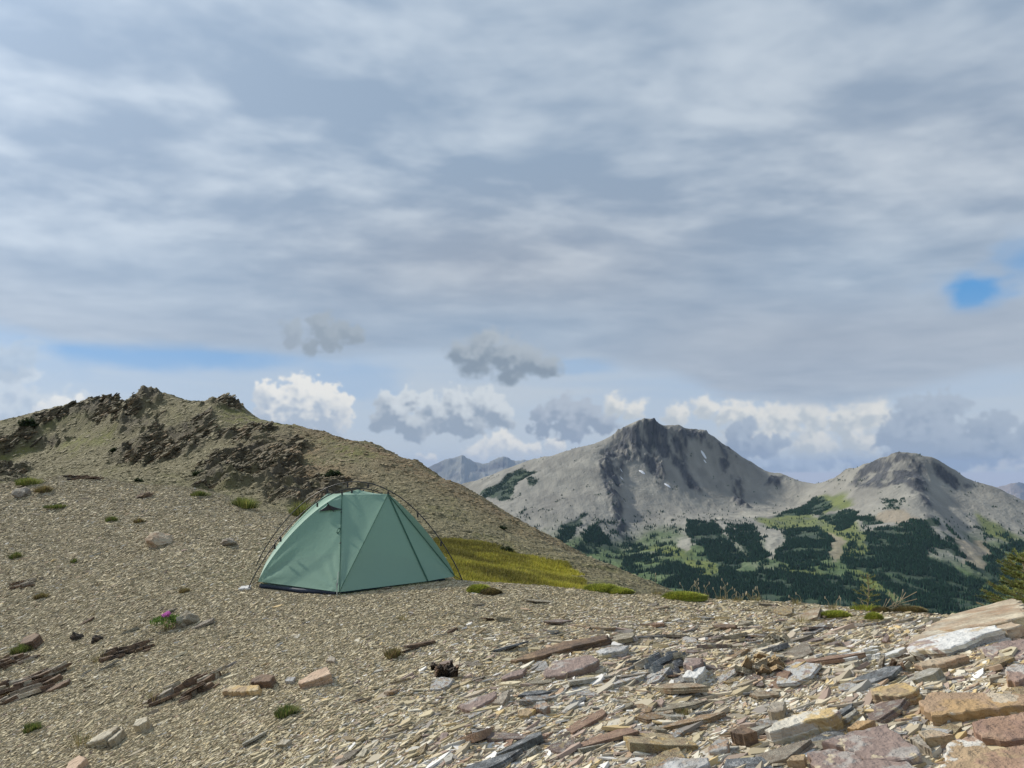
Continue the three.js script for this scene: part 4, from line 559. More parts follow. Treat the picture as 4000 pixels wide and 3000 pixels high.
const STONES = {                                                     // ground colour, then patches: colour, how much of the face, sharpness
  tan: [[0.387, 0.315, 0.221], [[0.522, 0.459, 0.342], 0.45, 0.25], [[0.324, 0.216, 0.135], 0.35, 0.3]],
  buff: [[0.360, 0.288, 0.207], [[0.423, 0.324, 0.225], 0.5, 0.4], [[0.468, 0.423, 0.333], 0.25, 0.2]],
  white: [[0.594, 0.590, 0.567], [[0.306, 0.225, 0.198], 0.30, 0.06], [[0.468, 0.378, 0.252], 0.3, 0.15]],
  whitebrown: [[0.558, 0.522, 0.441], [[0.270, 0.194, 0.162], 0.45, 0.06], [[0.495, 0.360, 0.162], 0.35, 0.12]],
  purple: [[0.248, 0.184, 0.158], [[0.324, 0.297, 0.270], 0.32, 0.10], [[0.450, 0.378, 0.261], 0.16, 0.05]],
  rust: [[0.355, 0.245, 0.155], [[0.385, 0.255, 0.125], 0.4, 0.15], [[0.470, 0.400, 0.300], 0.28, 0.05]],
  red: [[0.333, 0.211, 0.144], [[0.378, 0.261, 0.180], 0.45, 0.4], [[0.270, 0.171, 0.126], 0.3, 0.2]],
  yellow: [[0.430, 0.350, 0.215], [[0.450, 0.320, 0.140], 0.35, 0.12], [[0.290, 0.215, 0.135], 0.35, 0.12]],
  orangewhite: [[0.385, 0.275, 0.165], [[0.580, 0.555, 0.500], 0.38, 0.05], [[0.320, 0.205, 0.140], 0.32, 0.08]],
  paleblock: [[0.468, 0.432, 0.387], [[0.297, 0.198, 0.153], 0.45, 0.08], [[0.252, 0.158, 0.072], 0.3, 0.15]],
  brown: [[0.167, 0.108, 0.068], [[0.252, 0.171, 0.099], 0.4, 0.2], [[0.090, 0.063, 0.045], 0.35, 0.2]],
  dark: [[0.059, 0.045, 0.034], [[0.135, 0.086, 0.050], 0.35, 0.15], [[0.027, 0.023, 0.020], 0.3, 0.2]],
  grey: [[0.360, 0.356, 0.342], [[0.486, 0.486, 0.477], 0.35, 0.12], [[0.306, 0.261, 0.216], 0.3, 0.15]],
  greywhite: [[0.324, 0.310, 0.284], [[0.540, 0.549, 0.549], 0.32, 0.06], [[0.315, 0.211, 0.135], 0.25, 0.1]],
  greybrown: [[0.297, 0.257, 0.203], [[0.360, 0.324, 0.261], 0.4, 0.2], [[0.225, 0.180, 0.135], 0.3, 0.2]],
  bluegrey: [[0.180, 0.194, 0.203], [[0.378, 0.387, 0.387], 0.32, 0.08], [[0.108, 0.108, 0.108], 0.3, 0.15]],
  palegrey: [[0.450, 0.427, 0.360], [[0.540, 0.522, 0.468], 0.4, 0.2], [[0.342, 0.297, 0.216], 0.3, 0.15]],
  salmon: [[0.423, 0.302, 0.211], [[0.495, 0.369, 0.261], 0.4, 0.3], [[0.306, 0.194, 0.126], 0.25, 0.1]],
  beige: [[0.360, 0.320, 0.239], [[0.450, 0.410, 0.315], 0.4, 0.2], [[0.261, 0.216, 0.149], 0.35, 0.2]],
};
function stoneMaterial(kind, k) {
  const [base, ...patches] = STONES[kind], size = 256, d = new Uint8Array(size * size * 4), [a, b, fine, mid] = stoneNoise, sh = k * 5477;
  for (let i = 0; i < size * size; i++) {
    const q = (i + sh) % (size * size), c = base.slice();
    patches.forEach(([p, share, soft], n) => { const f = (n ? b : a)[q] + 0.3 * fine[q], w = sstep(-soft, soft, f - (0.42 - 0.85 * share)) * 0.92; for (let j = 0; j < 3; j++) c[j] += (p[j] - c[j]) * w; });
    const t = 1 + 0.22 * fine[q] + 0.16 * mid[q];
    for (let j = 0; j < 3; j++) d[i * 4 + j] = toSRGB(c[j] * t);
    d[i * 4 + 3] = 255;
  }
  const t = new THREE.DataTexture(d, size, size, THREE.RGBAFormat);
  t.colorSpace = THREE.SRGBColorSpace; t.wrapS = t.wrapT = THREE.RepeatWrapping; t.magFilter = THREE.LinearFilter; t.repeat.set(1 / 0.62, 1 / 0.62); t.needsUpdate = true;
  return ROUGH({ map: t, vertexColors: true, bumpMap: repeated(CRACKS, 0.45), bumpScale: 0.012, roughness: 0.85 });
}
const stoneMat = {};
Object.keys(STONES).forEach((k, i) => { stoneMat[k] = stoneMaterial(k, i + 1); });

// a flat piece of shale: layers one under another, each with its own broken outline; the top face lies in y = 0
function slabGeometry(poly, thick, layers, R, seg, rough) {
  let area = 0, cx = 0, cz = 0;
  poly.forEach(([x, z], i) => { const [u, v] = poly[(i + 1) % poly.length]; area += x * v - u * z; cx += x; cz += z; });
  cx /= poly.length; cz /= poly.length;
  const pts = area < 0 ? poly.slice().reverse() : poly, size = Math.sqrt(Math.abs(area) / 2), step = seg ? Math.max(size / seg, 0.006) : 1e9, ring = [];
  pts.forEach(([x, z], i) => {
    const [u, v] = pts[(i + 1) % pts.length], L = Math.hypot(u - x, v - z), n = Math.max(1, Math.round(L / step));
    for (let k = 0; k < n; k++) { const t = k / n, j = k ? (R() - 0.5) * rough * size : 0; ring.push([lerp(x, u, t) + ((v - z) / L) * j, lerp(z, v, t) - ((u - x) / L) * j]); }
  });
  const pos = [], uv = [], col = [];
  const tri = (a, b, c, s) => { for (const p of [a, b, c]) { pos.push(p[0], p[1], p[2]); uv.push(p[0] + p[1] * 0.4 + 3, p[2] + p[1] * 1.3 + 5); col.push(s[0], s[1], s[2]); } };
  let top = 0;
  for (let l = 0; l < layers; l++) {
    const h = (thick / layers) * (0.7 + 0.6 * R()), low = l === layers - 1 ? -thick : top - h, grow = l ? 1 + (R() - 0.45) * 0.10 : 1, ox = l ? (R() - 0.5) * 0.05 * size : 0, oz = l ? (R() - 0.5) * 0.05 * size : 0;
    const out = ring.map(([x, z]) => { const g = grow + (l ? (R() - 0.5) * rough * 0.9 : 0); return [cx + (x - cx) * g + ox, cz + (z - cz) * g + oz]; });
    const bev = Math.min(0.006, size * 0.03, h * 0.4), face = out.map(([x, z]) => { const r = Math.hypot(x - cx, z - cz) + 1e-6, k = 1 - (bev * (0.6 + R())) / r; return [cx + (x - cx) * k, cz + (z - cz) * k]; });
    const tone = 0.8 + 0.4 * R(), s = [tone, tone * (0.94 + 0.05 * R()), tone * (0.86 + 0.1 * R())], one = [1, 1, 1];
    const warp = (x, z) => top - (l ? 0 : 0.004 * size * 10 * 0.1 * vnoise(x * 14, z * 14));
    for (const [a, b, c] of THREE.ShapeUtils.triangulateShape(face.map(([x, z]) => new THREE.Vector2(x, z)), [])) {
      const P = [a, b, c].map((k) => [face[k][0], warp(face[k][0], face[k][1]), face[k][1]]);
      tri(P[0], P[2], P[1], one);
    }
    for (let k = 0; k < out.length; k++) {
      const m = (k + 1) % out.length, A = [face[k][0], warp(...face[k]), face[k][1]], B = [face[m][0], warp(...face[m]), face[m][1]], C = [out[k][0], top - bev, out[k][1]], E = [out[m][0], top - bev, out[m][1]], F = [out[k][0], low, out[k][1]], G = [out[m][0], low, out[m][1]];
      tri(A, B, E, one); tri(A, E, C, one); tri(C, E, G, s); tri(C, G, F, s);
    }
    top = low;
  }
  const g = new THREE.BufferGeometry();
  g.setAttribute('position', new THREE.Float32BufferAttribute(pos, 3));
  g.setAttribute('uv', new THREE.Float32BufferAttribute(uv, 2));
  g.setAttribute('color', new THREE.Float32BufferAttribute(col, 3));
  g.computeVertexNormals();
  return g;
}
function blob(R, n, long) {                                          // outline of a broken flake, unit size
  const p = [], a0 = R() * 6.28;
  for (let i = 0; i < n; i++) { const a = a0 + ((i + (R() - 0.5) * 0.75) / n) * Math.PI * 2, r = 0.5 * (0.72 + 0.45 * R()); p.push([Math.cos(a) * r * long, (Math.sin(a) * r) / Math.sqrt(long)]); }
  return p;
}
const names = {};
function numbered(name) { const n = names[name] = (names[name] ?? -1) + 1; return n ? name + '_' + String(n).padStart(3, '0') : name; }
function tag(o, label, category, group, kind) { o.userData.label = label; o.userData.category = category; if (group) o.userData.group = group; if (kind) o.userData.kind = kind; return o; }
function add(o, name) { o.name = numbered(name); o.traverse((m) => { m.castShadow = m.receiveShadow = true; }); scene.add(o); return o; }
function part(parent, name, geometry, material) { const m = new THREE.Mesh(geometry, material); m.name = name; m.castShadow = m.receiveShadow = true; parent.add(m); return m; }

// ---------------------------------------------------------------- the single slabs
const slabSpots = [];
{
  const R = rng(4242), up = new THREE.Vector3(), ex = new THREE.Vector3(), ez = new THREE.Vector3(), v = new THREE.Vector3();
  for (const [name, kind, thick, layers, label, corners] of SLABS) {
    const P = corners.map((c) => new THREE.Vector3(...c)), mid = new THREE.Vector3();
    P.forEach((p) => mid.add(p)); mid.divideScalar(P.length);
    up.set(0, 0, 0);
    P.forEach((p, i) => { const q = P[(i + 1) % P.length]; up.x += (p.y - q.y) * (p.z + q.z); up.y += (p.z - q.z) * (p.x + q.x); up.z += (p.x - q.x) * (p.y + q.y); });
    up.normalize(); if (up.y < 0) up.negate();
    ex.set(1, 0, 0).addScaledVector(up, -up.x).normalize(); ez.crossVectors(ex, up).normalize();
    const flat = P.map((p) => { v.copy(p).sub(mid); return [v.dot(ex), v.dot(ez)]; });
    const m = new THREE.Mesh(slabGeometry(flat, thick, layers, R, 9, 0.09), stoneMat[kind]);
    m.position.copy(mid);
    m.quaternion.setFromRotationMatrix(new THREE.Matrix4().makeBasis(ex, up, ez));
    tag(add(m, name), label, 'rock', null, 'thing');
    slabSpots.push([mid.x, mid.z, Math.max(...flat.map((f) => Math.hypot(...f)))]);
  }
}
// outcrops: sheets of shale overlapping like shingles, front edges up, or shards on end where the dip is steep
{
  const R = rng(991);
  for (const [label, x, z, reach, count, spacing, height, turn, dip, kind] of OUTCROPS) {
    const length = reach * 0.8, g = new THREE.Group(), n0 = groundNormal(x, z), steep = dip > 0.85;
    g.position.set(x, groundY(x, z), z);
    g.quaternion.setFromUnitVectors(new THREE.Vector3(0, 1, 0), n0).multiply(new THREE.Quaternion().setFromAxisAngle(new THREE.Vector3(0, 1, 0), turn));
    const total = steep ? count * 2 : count * 5;
    for (let i = 0; i < total; i++) {
      const f = R() - 0.5, L = length * (steep ? 0.3 + 0.4 * R() : 0.10 + 0.32 * R() * R() + 0.08 * R()) * (1 - 0.6 * f * f), w = steep ? height * (0.8 + 0.6 * R()) : L * (0.45 + 0.35 * R()), poly = [], n = 6;
      for (let k = 0; k <= n; k++) poly.push([(k / n - 0.5) * L * (steep ? 0.5 : 1), w * (0.3 + 0.7 * Math.sin(Math.PI * clamp(k / n, 0.05, 0.95))) * (0.6 + 0.5 * R()) * 0.5]);
      for (let k = n; k >= 0; k--) poly.push([(k / n - 0.5) * L * (steep ? 0.4 : 1), -w * (0.4 + 0.4 * R()) * 0.5]);
      const m = part(g, 'plate', slabGeometry(poly, steep ? 0.02 + 0.015 * R() : 0.018 + 0.03 * R(), 2, R, 10, 0.07), stoneMat[R() < 0.4 ? (kind === 'dark' ? 'brown' : kind === 'brown' ? (R() < 0.5 ? 'greybrown' : 'beige') : 'beige') : kind]);
      if (steep) { m.position.set((R() - 0.5) * length * 0.6, height * 0.05, f * count * spacing * 0.8); m.rotation.set(-0.5 - 0.9 * R(), (R() - 0.5) * 1.4, (R() - 0.5) * 0.9); }
      else { m.position.set((R() - 0.5) * length * 0.9, 0.008 + height * (0.08 + 0.35 * R()) * (1 - 3.0 * f * f), f * count * spacing * 1.2); m.rotation.set(-dip * (0.2 + 0.7 * R()), (R() - 0.5) * 0.7, 0.10 + (R() - 0.5) * 0.3); }
    }
    tag(add(g, 'rock_outcrop'), label, 'outcrop', null, 'thing');
    slabSpots.push([x, z, length * 0.45]);
  }
}

// ---------------------------------------------------------------- scree: loose flakes lying on the ground
const coarse = (x, z) => sstep(-2.3, 1.3, x + 0.35 * (z + 5)) * sstep(-8.6, -6.2, z) + 0.25 * sstep(-4.9, -4.0, z) * sstep(-2.6, -0.8, x);
const tentSpot = (x, z) => { const u = (x + 1.73) * 0.968 - (z + 8.9) * 0.252, w = (x + 1.73) * 0.252 + (z + 8.9) * 0.968; return Math.abs(u) < 1.05 && w < 0.55 - 0.5 * Math.abs(u + 0.2) && w > -1.1; };
const beige = [[0.461, 0.387, 0.250], [0.534, 0.456, 0.296], [0.386, 0.323, 0.198], [0.585, 0.510, 0.349], [0.322, 0.261, 0.157], [0.447, 0.395, 0.273], [0.249, 0.194, 0.116], [0.423, 0.359, 0.222]];
const mixedStone = [[0.639, 0.593, 0.482], [0.439, 0.417, 0.365], [0.545, 0.493, 0.388], [0.321, 0.240, 0.195], [0.356, 0.275, 0.218], [0.522, 0.394, 0.201], [0.391, 0.281, 0.189], [0.473, 0.394, 0.270], [0.356, 0.305, 0.225], [0.687, 0.662, 0.618], [0.249, 0.223, 0.195], [0.426, 0.363, 0.261], [0.497, 0.433, 0.318], [0.415, 0.353, 0.267]];
function lieDown(m4, x, z, y, R, size, wild, q) {                    // lies on the slope, long side across it, its right edge up
  groundNormal(x, z, lieDown.n);
  const west = sstep(1.2, -2.5, x), lean = 0.13 + 0.10 * west, n = lieDown.n, sx = lerp(0.80, 0.50, west), sz = -Math.sqrt(1 - sx * sx);   // strike of the beds
  n.x += lean * sz * (0.5 + R()) + (R() - 0.5) * wild; n.z += -lean * sx * (0.5 + R()) + (R() - 0.5) * wild * 0.8; n.normalize();
  const yaw = Math.atan2(-sz, sx) * 0.8 + (R() - 0.5) * (R() < 0.35 ? 3.0 : 1.0);
  q.setFromUnitVectors(lieDown.up, n); lieDown.y.setFromAxisAngle(lieDown.up, yaw); q.multiply(lieDown.y);
  lieDown.s.set(size * (0.8 + 0.5 * R()), size * (0.7 + 0.7 * R()), size * (0.75 + 0.5 * R()));
  lieDown.p.set(x, y, z);
  return m4.compose(lieDown.p, q, lieDown.s);
}
lieDown.n = new THREE.Vector3(); lieDown.up = new THREE.Vector3(0, 1, 0); lieDown.y = new THREE.Quaternion(); lieDown.s = new THREE.Vector3(); lieDown.p = new THREE.Vector3();
const flakeMat = new THREE.MeshStandardMaterial({ roughness: 0.9, color: 0xffffff });
function scatter(name, label, count, seed, thin, pick) {                   // pick(R, x, z) -> [x, z, size, colour, wild] or null
  const R = rng(seed), kinds = 7, per = Array.from({ length: kinds }, () => ({ m: [], c: [] })), m4 = new THREE.Matrix4(), q = new THREE.Quaternion();
  for (let i = 0; i < count; i++) {
    const s = pick(R);
    if (!s) continue;
    const [x, z, size, c, wild] = s, k = per[Math.floor(R() * kinds)];
    lieDown(m4, x, z, groundY(x, z) + size * (0.06 + 0.10 * R()), R, size, wild, q);
    for (let e = 0; e < 16; e++) k.m.push(m4.elements[e]);
    const t = 0.82 + 0.36 * R();
    k.c.push(c[0] * t, c[1] * t, c[2] * t);
  }
  per.forEach((k, i) => {
    const g = slabGeometry(blob(R, 5 + (i % 3), 1.25 + 0.18 * i), thin + 0.06 * (i % 3), 1, R, 0, 0);
    g.deleteAttribute('color'); g.deleteAttribute('uv');
    const m = new THREE.InstancedMesh(g, flakeMat, k.m.length / 16);
    m.instanceMatrix.array.set(k.m);
    m.instanceColor = new THREE.InstancedBufferAttribute(new Float32Array(k.c), 3);
    tag(add(m, name), label, 'scree', null, 'stuff');
  });
}
const wedge = (R, near, far, bias) => { const r = near * Math.pow(far / near, Math.pow(R(), bias)), a = (R() - 0.5) * (R() < 0.86 ? 1.50 : 2.5); return [Math.sin(a) * r, -Math.cos(a) * r, r]; };
scatter('shale_chips', 'fine beige shale chips covering the ridge top', 770000, 101, 0.20, (R) => {
  const [x, z, r] = wedge(R, 2.5, 19, 0.80);
  if (x < -16 || tentSpot(x, z)) return null;
  const k = coarse(x, z), size = (0.0082 + 0.0016 * r) * (0.55 + 1.1 * R() * R()) * (1 + 0.6 * k), pool = R() < 0.10 + 0.55 * k ? mixedStone : beige;
  return [x, z, size, pool[Math.floor(R() * pool.length)], 0.75];
});
scatter('shale_flakes', 'hand sized flat shale flakes strewn among the chips', 46000, 202, 0.12, (R) => {
  const [x, z, r] = wedge(R, 2.5, 16, 0.9), k = coarse(x, z);
  if (x < -15 || tentSpot(x, z) || R() > 0.16 + 0.9 * k) return null;
  const size = (0.026 + 0.0026 * r) * (0.65 + 1.3 * R() * R() * R()) * (1 + 0.8 * k), pool = R() < 0.15 + 0.6 * k ? mixedStone : beige;
  return [x, z, size, pool[Math.floor(R() * pool.length)], 0.55];
});
// the larger loose stones, each a piece of its own
{
  const R = rng(303), shapes = [], kinds = ['tan', 'purple', 'purple', 'grey', 'rust', 'greybrown', 'palegrey', 'white', 'red', 'beige', 'yellow', 'greywhite', 'bluegrey'], left = ['beige', 'beige', 'palegrey', 'greybrown', 'brown', 'tan'], m4 = new THREE.Matrix4(), q = new THREE.Quaternion();
  for (let i = 0; i < 14; i++) shapes.push(slabGeometry(blob(R, 5 + (i % 4), 1.2 + 0.25 * (i % 5)), 0.08 + 0.03 * (i % 4), 1 + (i % 2), R, 0, 0.08));
  let made = 0;
  for (let tries = 0; made < 300 && tries < 20000; tries++) {
    const [x, z, r] = wedge(R, 3.0, 11, 1.0), k = coarse(x, z);
    if (R() > 0.10 + k || tentSpot(x, z) || Math.abs(x) > 0.70 * -z + 0.1) continue;
    const size = (0.09 + 0.012 * r) * (0.65 + 0.9 * R() * R()) * (0.8 + 0.5 * k);
    if (slabSpots.some((s) => Math.hypot(s[0] - x, s[1] - z) < s[2] * 0.75)) continue;
    const pool = k > 0.3 ? kinds : left, m = part(ground, made ? 'stone_' + String(made).padStart(3, '0') : 'stone', shapes[Math.floor(R() * shapes.length)], stoneMat[pool[Math.floor(R() * pool.length)]]);
    lieDown(m4, x, z, groundY(x, z) + size * 0.10, R, size, 0.35, q);
    m4.decompose(m.position, m.quaternion, m.scale);
    made++;
  }
}
// ---------------------------------------------------------------- the tent: two crossing poles outside, a green fly hung below them, a porch pegged out towards the front
{
  const tent = new THREE.Group();
  const V = (x, y, z) => new THREE.Vector3(x, y, z), mix = (a, b, t) => a.clone().lerp(b, t);
  const foot1 = V(-2.882, 0, -8.60), foot2 = V(-0.578, 0, -9.20), away = V(-0.252, 0, -0.968), mid = foot1.clone().lerp(foot2, 0.5).addScaledVector(away, 0.62);
  const far1 = foot1.clone().addScaledVector(away, 1.24), far2 = foot2.clone().addScaledVector(away, 1.24);
  const y0 = groundY(mid.x, mid.z) - 0.01;
  tent.position.set(mid.x, y0, mid.z);
  const L = (p) => V(p.x - mid.x, p.y, p.z - mid.z);                 // local, the tent's middle at the origin
  const gy = (p) => groundY(p.x + mid.x, p.z + mid.z) - y0;
  const turn = (p) => V(-p.x, p.y, -p.z);                            // the back is the front turned half round
  const a1 = L(foot1), a2 = L(foot2), b1 = L(far1), b2 = L(far2);
  for (const p of [a1, a2, b1, b2]) p.y = gy(p);
  const H = 1.10, poleAt = (s, A, B) => { const p = mix(A, B, s); p.y = lerp(A.y, B.y, s) + H * Math.pow(Math.max(0, 1 - (1 - 2 * s) ** 2), 0.88); return p; };
  const pole1 = (s) => poleAt(s, a1, b2), pole2 = (s) => poleAt(s, a2, b1);
  const down = (p, d) => V(p.x, p.y - d, p.z);
  const sE = 0.42, sF = 0.352, E = down(pole1(sE), 0.05), Fp = down(pole2(sF), 0.05);
  const B = L(V(-1.81, 0, -8.27)); B.y = gy(B) + 0.035;
  const A = mix(a1, V(0, 0, 0), 0.085); A.y = gy(A) + 0.07;
  const C = mix(a2, V(0, 0, 0), 0.07); C.y = gy(C) + 0.05;
  const S = mix(B, C, 0.74).addScaledVector(away, -0.05); S.y = gy(S) + 0.03;
  const hang1 = (t) => { const s = lerp(0.075, sE, t), p = down(pole1(s), 0.045 + 0.05 * Math.sin(t * Math.PI)), k = (1 - t) ** 4; return mix(p, A, k); };
  const hang2 = (t) => { const s = lerp(0.06, sF, t), p = down(pole2(s), 0.045 + 0.05 * Math.sin(t * Math.PI)), k = (1 - t) ** 4; return mix(p, C, k); };

  const cloth = new THREE.MeshPhysicalMaterial({ color: new THREE.Color(0.305, 0.475, 0.375), roughness: 0.82, transmission: 0.36, thickness: 0, ior: 1.3, specularIntensity: 0.5, sheen: 0.25, sheenColor: new THREE.Color(0.7, 0.9, 0.8), sheenRoughness: 0.6, bumpMap: repeated(GRAIN, 0.35), bumpScale: 0.0015, side: THREE.DoubleSide });
  const seamMat = ROUGH({ color: new THREE.Color(0.045, 0.12, 0.085) }), blackMat = new THREE.MeshStandardMaterial({ color: new THREE.Color(0.018, 0.018, 0.02), roughness: 0.45 }), navyMat = new THREE.MeshStandardMaterial({ color: new THREE.Color(0.022, 0.034, 0.062), roughness: 0.55 }), cordMat = ROUGH({ color: new THREE.Color(0.30, 0.33, 0.30) });

  const N = 40;
  function tri(Pa, Pb, Pc, { ab, bc, ca, sag = 0, creases = [] } = {}) {   // cloth between three corners; curved sides are given as functions
    const pos = [], uv = [], idx = [], at = {}, n = V(0, 0, 0).crossVectors(mix(Pb, Pa, 1).sub(Pa.clone()).copy(Pb).sub(Pa), V(0, 0, 0).copy(Pc).sub(Pa)).normalize();
    const outward = n.dot(mix(mix(Pa, Pb, 0.5), Pc, 0.33)) < 0 ? -1 : 1;
    const off = (f, P, Q, t) => f(t).sub(mix(P, Q, t));
    for (let i = 0; i <= N; i++) for (let j = 0; j <= N - i; j++) {
      const a = i / N, b = j / N, c = 1 - a - b, p = V(0, 0, 0).addScaledVector(Pa, a).addScaledVector(Pb, b).addScaledVector(Pc, c);
      if (ab && a + b > 0) p.addScaledVector(off(ab, Pa, Pb, b / (a + b)), (a + b) ** 2);
      if (bc && b + c > 0) p.addScaledVector(off(bc, Pb, Pc, c / (b + c)), (b + c) ** 2);
      if (ca && c + a > 0) p.addScaledVector(off(ca, Pc, Pa, a / (c + a)), (c + a) ** 2);
      let d = -sag * 27 * a * b * c;
      for (const [corner, amp, waves, reach] of creases) {                // pulls fanning out from a corner
        const [u, v, w] = corner === 0 ? [a, b, c] : corner === 1 ? [b, c, a] : [c, a, b], t = v / (v + w + 1e-6), dist = 1 - u;
        d += amp * Math.sin(t * waves + 1.7 * Math.sin(t * 5 + corner)) * sstep(0, 0.06, dist) * sstep(reach, 0.05, dist) * Math.sin(Math.PI * t);
      }
      d += 0.0035 * fbm(p.x * 4 + 3, p.y * 4 + p.z * 3, 3) * Math.min(1, 27 * a * b * c);
      p.addScaledVector(n, d * outward);
      at[i + ',' + j] = pos.length / 3; pos.push(p.x, p.y, p.z); uv.push(p.x + p.z * 0.4, p.y);
    }
    for (let i = 0; i < N; i++) for (let j = 0; j < N - i; j++) { idx.push(at[i + ',' + j], at[i + 1 + ',' + j], at[i + ',' + (j + 1)]); if (j < N - i - 1) idx.push(at[i + 1 + ',' + j], at[i + 1 + ',' + (j + 1)], at[i + ',' + (j + 1)]); }
    return finish(pos, uv, idx);
  }
  function quad(f0, f1, nu, nv, sag, dir) {                             // cloth between two curves
    const pos = [], uv = [], idx = [];
    for (let i = 0; i <= nu; i++) for (let j = 0; j <= nv; j++) { const t = i / nu, v = j / nv, p = mix(f0(t), f1(t), v).addScaledVector(dir, -sag * 16 * t * (1 - t) * v * (1 - v)); pos.push(p.x, p.y, p.z); uv.push(p.x + p.z, p.y); }
    for (let i = 0; i < nu; i++) for (let j = 0; j < nv; j++) { const a = i * (nv + 1) + j; idx.push(a, a + 1, a + nv + 2, a, a + nv + 2, a + nv + 1); }
    return finish(pos, uv, idx);
  }
  function finish(pos, uv, idx) {
    const g = new THREE.BufferGeometry();
    g.setAttribute('position', new THREE.Float32BufferAttribute(pos, 3)); g.setAttribute('uv', new THREE.Float32BufferAttribute(uv, 2)); g.setIndex(idx); g.computeVertexNormals();
    return g;
  }
  const half = [];
  const left = tri(A, B, E, { ca: (t) => hang1(1 - t), sag: 0.028, creases: [[1, 0.016, 26, 0.6], [0, 0.014, 20, 0.65], [2, 0.009, 16, 0.4]] });
  half.push(['fly_panel', left]);
  half.push(['porch_panel', tri(B, Fp, E, { sag: 0.012, creases: [[0, 0.005, 9, 0.4], [1, 0.008, 8, 0.6]] })]);
  half.push(['fly_panel', tri(B, S, Fp, { sag: 0.022, creases: [[2, 0.004, 10, 0.3], [0, 0.006, 12, 0.3]] })]);
  half.push(['fly_panel', tri(S, C, Fp, { sag: 0.014, creases: [[1, 0.012, 20, 0.7], [0, 0.006, 12, 0.4]] })]);
  half.push(['fly_panel', quad((t) => mix(C, Fp, t), hang2, 40, 12, 0.0, away)]);
  half.push(['end_panel', quad(hang2, (t) => turn(hang1(t)), 40, 24, 0.05, V(0.95, 0, -0.3))]);
  for (const [name, g] of half) { part(tent, name, g, cloth); const back = g.clone(); back.rotateY(Math.PI); part(tent, name, back, cloth); }
  // roof
  { const mE = turn(E), mF = turn(Fp), top = V(0, H - 0.06, 0), pos = [], uv = [], idx = [], n = 20;
    for (let i = 0; i <= n; i++) for (let j = 0; j <= n; j++) { const u = i / n, v = j / n, p = mix(mix(E, Fp, u), mix(mF, mE, u), v), w = 16 * u * (1 - u) * v * (1 - v), edge = (1 - Math.abs(2 * u - 1)) * (1 - Math.abs(2 * v - 1)); p.y = lerp(p.y, top.y, edge * 0.9) - 0.012 * w * (1 - edge); pos.push(p.x, p.y, p.z); uv.push(p.x, p.z); }
    for (let i = 0; i < n; i++) for (let j = 0; j < n; j++) { const a = i * (n + 1) + j; idx.push(a, a + 1, a + n + 2, a, a + n + 2, a + n + 1); }
    part(tent, 'roof_panel', finish(pos, uv, idx), cloth); }
  // poles with their clips
  const tube = (f, n, r, sides = 8) => new THREE.TubeGeometry(new THREE.CatmullRomCurve3(Array.from({ length: n + 1 }, (_, i) => f(i / n))), n * 2, r, sides, false);
  const clipAt = (pole, f, s, hang) => { const p = f(s); p.y -= 0.022; const c = part(pole, 'clip', new THREE.CylinderGeometry(0.010, 0.012, hang, 7), blackMat); c.position.copy(p); c.position.y -= hang * 0.3; return c; };
  const p1 = part(tent, 'pole', tube(pole1, 40, 0.0062), blackMat), p2 = part(tent, 'pole', tube(pole2, 40, 0.0062), blackMat);
  for (const s of [0.11, 0.135, 0.30, 0.42, 0.47, 0.53, 0.58, 0.7]) clipAt(p1, pole1, s, 0.05);
  for (const s of [0.10, 0.21, 0.352, 0.45, 0.55, 0.65]) clipAt(p2, pole2, s, 0.05);
  // seams and the zip
  const lift = V(0.0, 0.004, 0.008), seam = (P, Q, r, name, m = seamMat, bow = 0) => part(tent, name, tube((t) => mix(P, Q, t).add(lift).addScaledVector(away, bow * 4 * t * (1 - t)), 10, r, 6), m);
  seam(Fp, B, 0.0035, 'seam'); seam(Fp, S, 0.0085, 'seam'); seam(Fp, C, 0.005, 'seam');
  seam(E, B, 0.005, 'zip');
  const zipAt = (t) => mix(E, B, t).add(V(0, 0, 0.012));
  for (const t of [0.17, 0.20, 0.53]) { const z = part(tent, 'zip_slider', new THREE.SphereGeometry(0.010, 8, 6), blackMat); z.position.copy(zipAt(t)); }
  { const z = part(tent, 'zip_pull', new THREE.TorusGeometry(0.020, 0.0045, 6, 14).scale(0.7, 1.5, 1), seamMat); z.position.copy(zipAt(0.40)).add(V(-0.022, 0, 0.012)); z.rotation.z = -0.5; }
  { const z = part(tent, 'toggle', new THREE.CapsuleGeometry(0.008, 0.05, 4, 8), seamMat); z.position.copy(mix(hang1(0.42), mix(A, E, 0.42), 0.25)).add(V(0.035, -0.05, 0.03)); z.rotation.z = 0.2; }
  // dark tray floor below the fly
  { const shape = [mix(A, V(0, 0, 0), 0.02), mix(B, A, 0.02), mix(C, B, 0.02), turn(mix(A, V(0, 0, 0), 0.02)), turn(mix(B, A, 0.02)), turn(mix(C, B, 0.02))], pos = [], idx = [];
    shape.forEach((p) => { const g = gy(p); pos.push(p.x * 0.94, g - 0.01, p.z * 0.94, p.x * 0.90, g + 0.05, p.z * 0.90); });
    const n = shape.length; for (let i = 0; i < n; i++) { const a = 2 * i, b = 2 * ((i + 1) % n); idx.push(a, b, b + 1, a, b + 1, a + 1); }
    const g = new THREE.BufferGeometry(); g.setAttribute('position', new THREE.Float32BufferAttribute(pos, 3)); g.setIndex(idx); const flat = g.toNonIndexed(); flat.computeVertexNormals();
    part(tent, 'floor_tray', flat, navyMat);
    // the puffed navy edge showing between A and B
    part(tent, 'groundsheet', tube((t) => { const p = mix(A, B, lerp(0.03, 0.97, t)); p.y = gy(p) + 0.022; return p.addScaledVector(away, 0.03 + 0.02 * Math.sin(t * 9)); }, 24, 0.026, 10), navyMat); }
